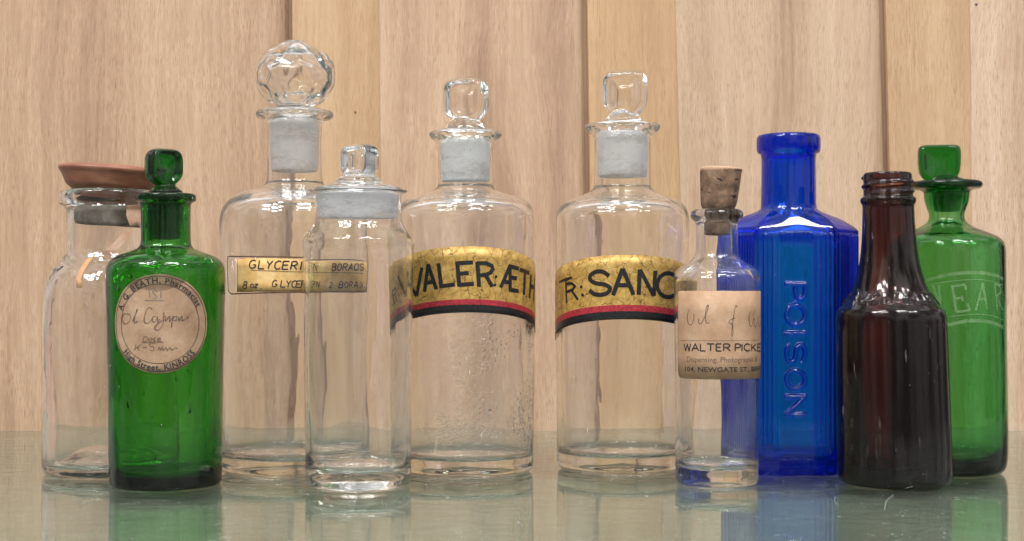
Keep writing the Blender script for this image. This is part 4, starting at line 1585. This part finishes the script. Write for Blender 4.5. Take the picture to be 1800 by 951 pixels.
# ================================================================== 10 olive green bottle with etched band (far right)
def build_olive():
    j = Jar(1664, 842, 101)
    y = j.yc
    k = j.k
    t = thing("apothecary_bottle", j.loc, "olive green stoppered bottle with etched lettering band, far right behind brown bottle", "bottle")
    outer = [(0, y - 10), (60, y - 8), (80, y - 2), (86, y), (94, y - 2), (100, y - 10), (102, y - 26), (102.5, y - 60), (101, 600), (99.5, 450), (98.5, 432), (92, 421), (78, 413), (58, 405), (42, 398), (32, 390), (29.5, 381),
             (32, 370), (37, 358), (39, 345), (39, 338), (44, 335), (57, 333), (61, 328), (60.5, 322), (55, 319), (42, 318.5), (34, 318.5)]
    inner = [(32, 319), (29, 322), (28.5, 340), (26, 366), (23, 381), (25, 394), (40, 407), (62, 416), (80, 423), (89, 432), (91, 450), (92, 600), (93, y - 62), (90, y - 34), (78, y - 24), (40, y - 21), (0, y - 20)]
    bottle_body(j, outer, inner, M_GREEN2, t, seed=101, wi=.0003, wo=.00012)
    st = remesh("stopper", [tab(j, 1651, 255, 322, 37, 18, .10, math.radians(-12), waist=.62, power=7),
                            plug_lathe(j, [(0, 322), (30, 322), (33, 319.5), (30, 315.5), (22, 312), (0, 310)])], .00028, M_GREEN2, t, 4)
    mg = frosted("ground_olive_glass", .10, (.25, .4, .25), .3, absorb=(400, 130, 400))
    v, f = plug_lathe(j, [(0, 372), (20, 372), (23, 368), (26.5, 340), (26.6, 327), (0, 326)])
    mesh_obj("plug", v, f, mg, st)
    # etched band and letters
    me_, N, L, out = new_mat("etched_glass_lines")
    b = N.new("ShaderNodeBsdfPrincipled")
    tc = N.new("ShaderNodeTexCoord")
    n1 = noise(N, L, tc.outputs["Object"], 420, 3)
    b.inputs["Base Color"].default_value = (.42, .60, .36, 1)
    b.inputs["Roughness"].default_value = .6
    L.new(step_mask(N, L, n1, .12, 1.9), b.inputs["Alpha"])
    L.new(b.outputs[0], out.inputs["Surface"])
    R = 101.0 * k
    lines = [[(1608, 498), (1630, 493), (1660, 485), (1700, 480), (1730, 481), (1750, 485), (1763, 491)], [(1640, 574), (1670, 571), (1700, 565), (1730, 565), (1750, 570), (1763, 576)]]
    lettering(j, R, lines, 6, me_, t, name="etched_band", smooth=True, eps=.00012)
    thin = [[(1608, 506), (1640, 500), (1680, 494), (1720, 492), (1745, 496), (1763, 502)], [(1650, 560), (1680, 556), (1720, 553), (1745, 556), (1763, 563)]]
    lettering(j, R, thin, 1.6, me_, t, name="etched_band", smooth=True, eps=.00012)
    S = [[(1674, 504), (1681, 549)], [(1671, 504), (1696, 501)], [(1678, 526), (1690, 524)], [(1680, 549), (1705, 546)], [(1705, 546), (1700, 534)], [(1696, 501), (1698, 511)], [(1691, 520), (1692, 530)]]
    S += [[(1715, 546), (1727, 498)], [(1727, 498), (1735, 545)], [(1718, 527), (1732, 526)]]
    S += [[(1748, 500), (1753, 548)], [(1748, 500), (1757, 503), (1759, 514), (1751, 522)], [(1752, 524), (1762, 546)]]
    S += [[(1640, 502), (1646, 520)], [(1650, 501), (1654, 540)], [(1640, 502), (1652, 540)]]
    lettering(j, R, S, 4.2, me_, t, name="etched_lettering", eps=.00014)
    return t

build_lidded_jar()
build_green_round_label()
build_ball_stopper()
build_front_jar()
build_valer()
build_sanc()
build_corked()
build_poison()
build_brown()
build_olive()

# ------------------------------------------------------------------ lint on the shelf
def fibre(pts, label):
    p = []
    for x, y in pts:
        d = H * F / (y - HY)
        p.append(((x - 900) * d / F, d, .0004))
    p = catmull(p, 6)
    cu = []
    n = len(p)
    V, Fc = [], []
    r = .0001
    for i, q in enumerate(p):
        tdir = p[min(i + 1, n - 1)] - p[max(i - 1, 0)]
        tdir /= np.linalg.norm(tdir)
        side = np.cross(tdir, (0, 0, 1))
        side /= np.linalg.norm(side) + 1e-9
        up = np.cross(side, tdir)
        for a in range(6):
            A_ = a * math.pi / 3
            V.append(q + r * (math.cos(A_) * side + math.sin(A_) * up))
    for i in range(n - 1):
        for a in range(6):
            Fc.append((i * 6 + a, i * 6 + (a + 1) % 6, (i + 1) * 6 + (a + 1) % 6, (i + 1) * 6 + a))
    o = mesh_obj("lint_fibre", V, Fc, M_LINT)
    tag(o, label, "lint", "lint fibres on the shelf")
M_LINT, N, L, out = new_mat("white_lint")
b = N.new("ShaderNodeBsdfPrincipled")
tc = N.new("ShaderNodeTexCoord")
L.new(ramp(N, L, noise(N, L, tc.outputs["Object"], 500, 2), ((.3, (.5, .5, .48)), (.7, (.75, .75, .72)))), b.inputs["Base Color"])
b.inputs["Alpha"].default_value = .6
L.new(b.outputs[0], out.inputs["Surface"])
fibre([(1469, 874), (1467, 880), (1470, 886), (1474, 889)], "pale lint curl on the shelf, between blue and brown bottles")
fibre([(1571, 871), (1563, 877), (1557, 884), (1555, 896)], "pale lint thread on the shelf right in front of brown bottle")
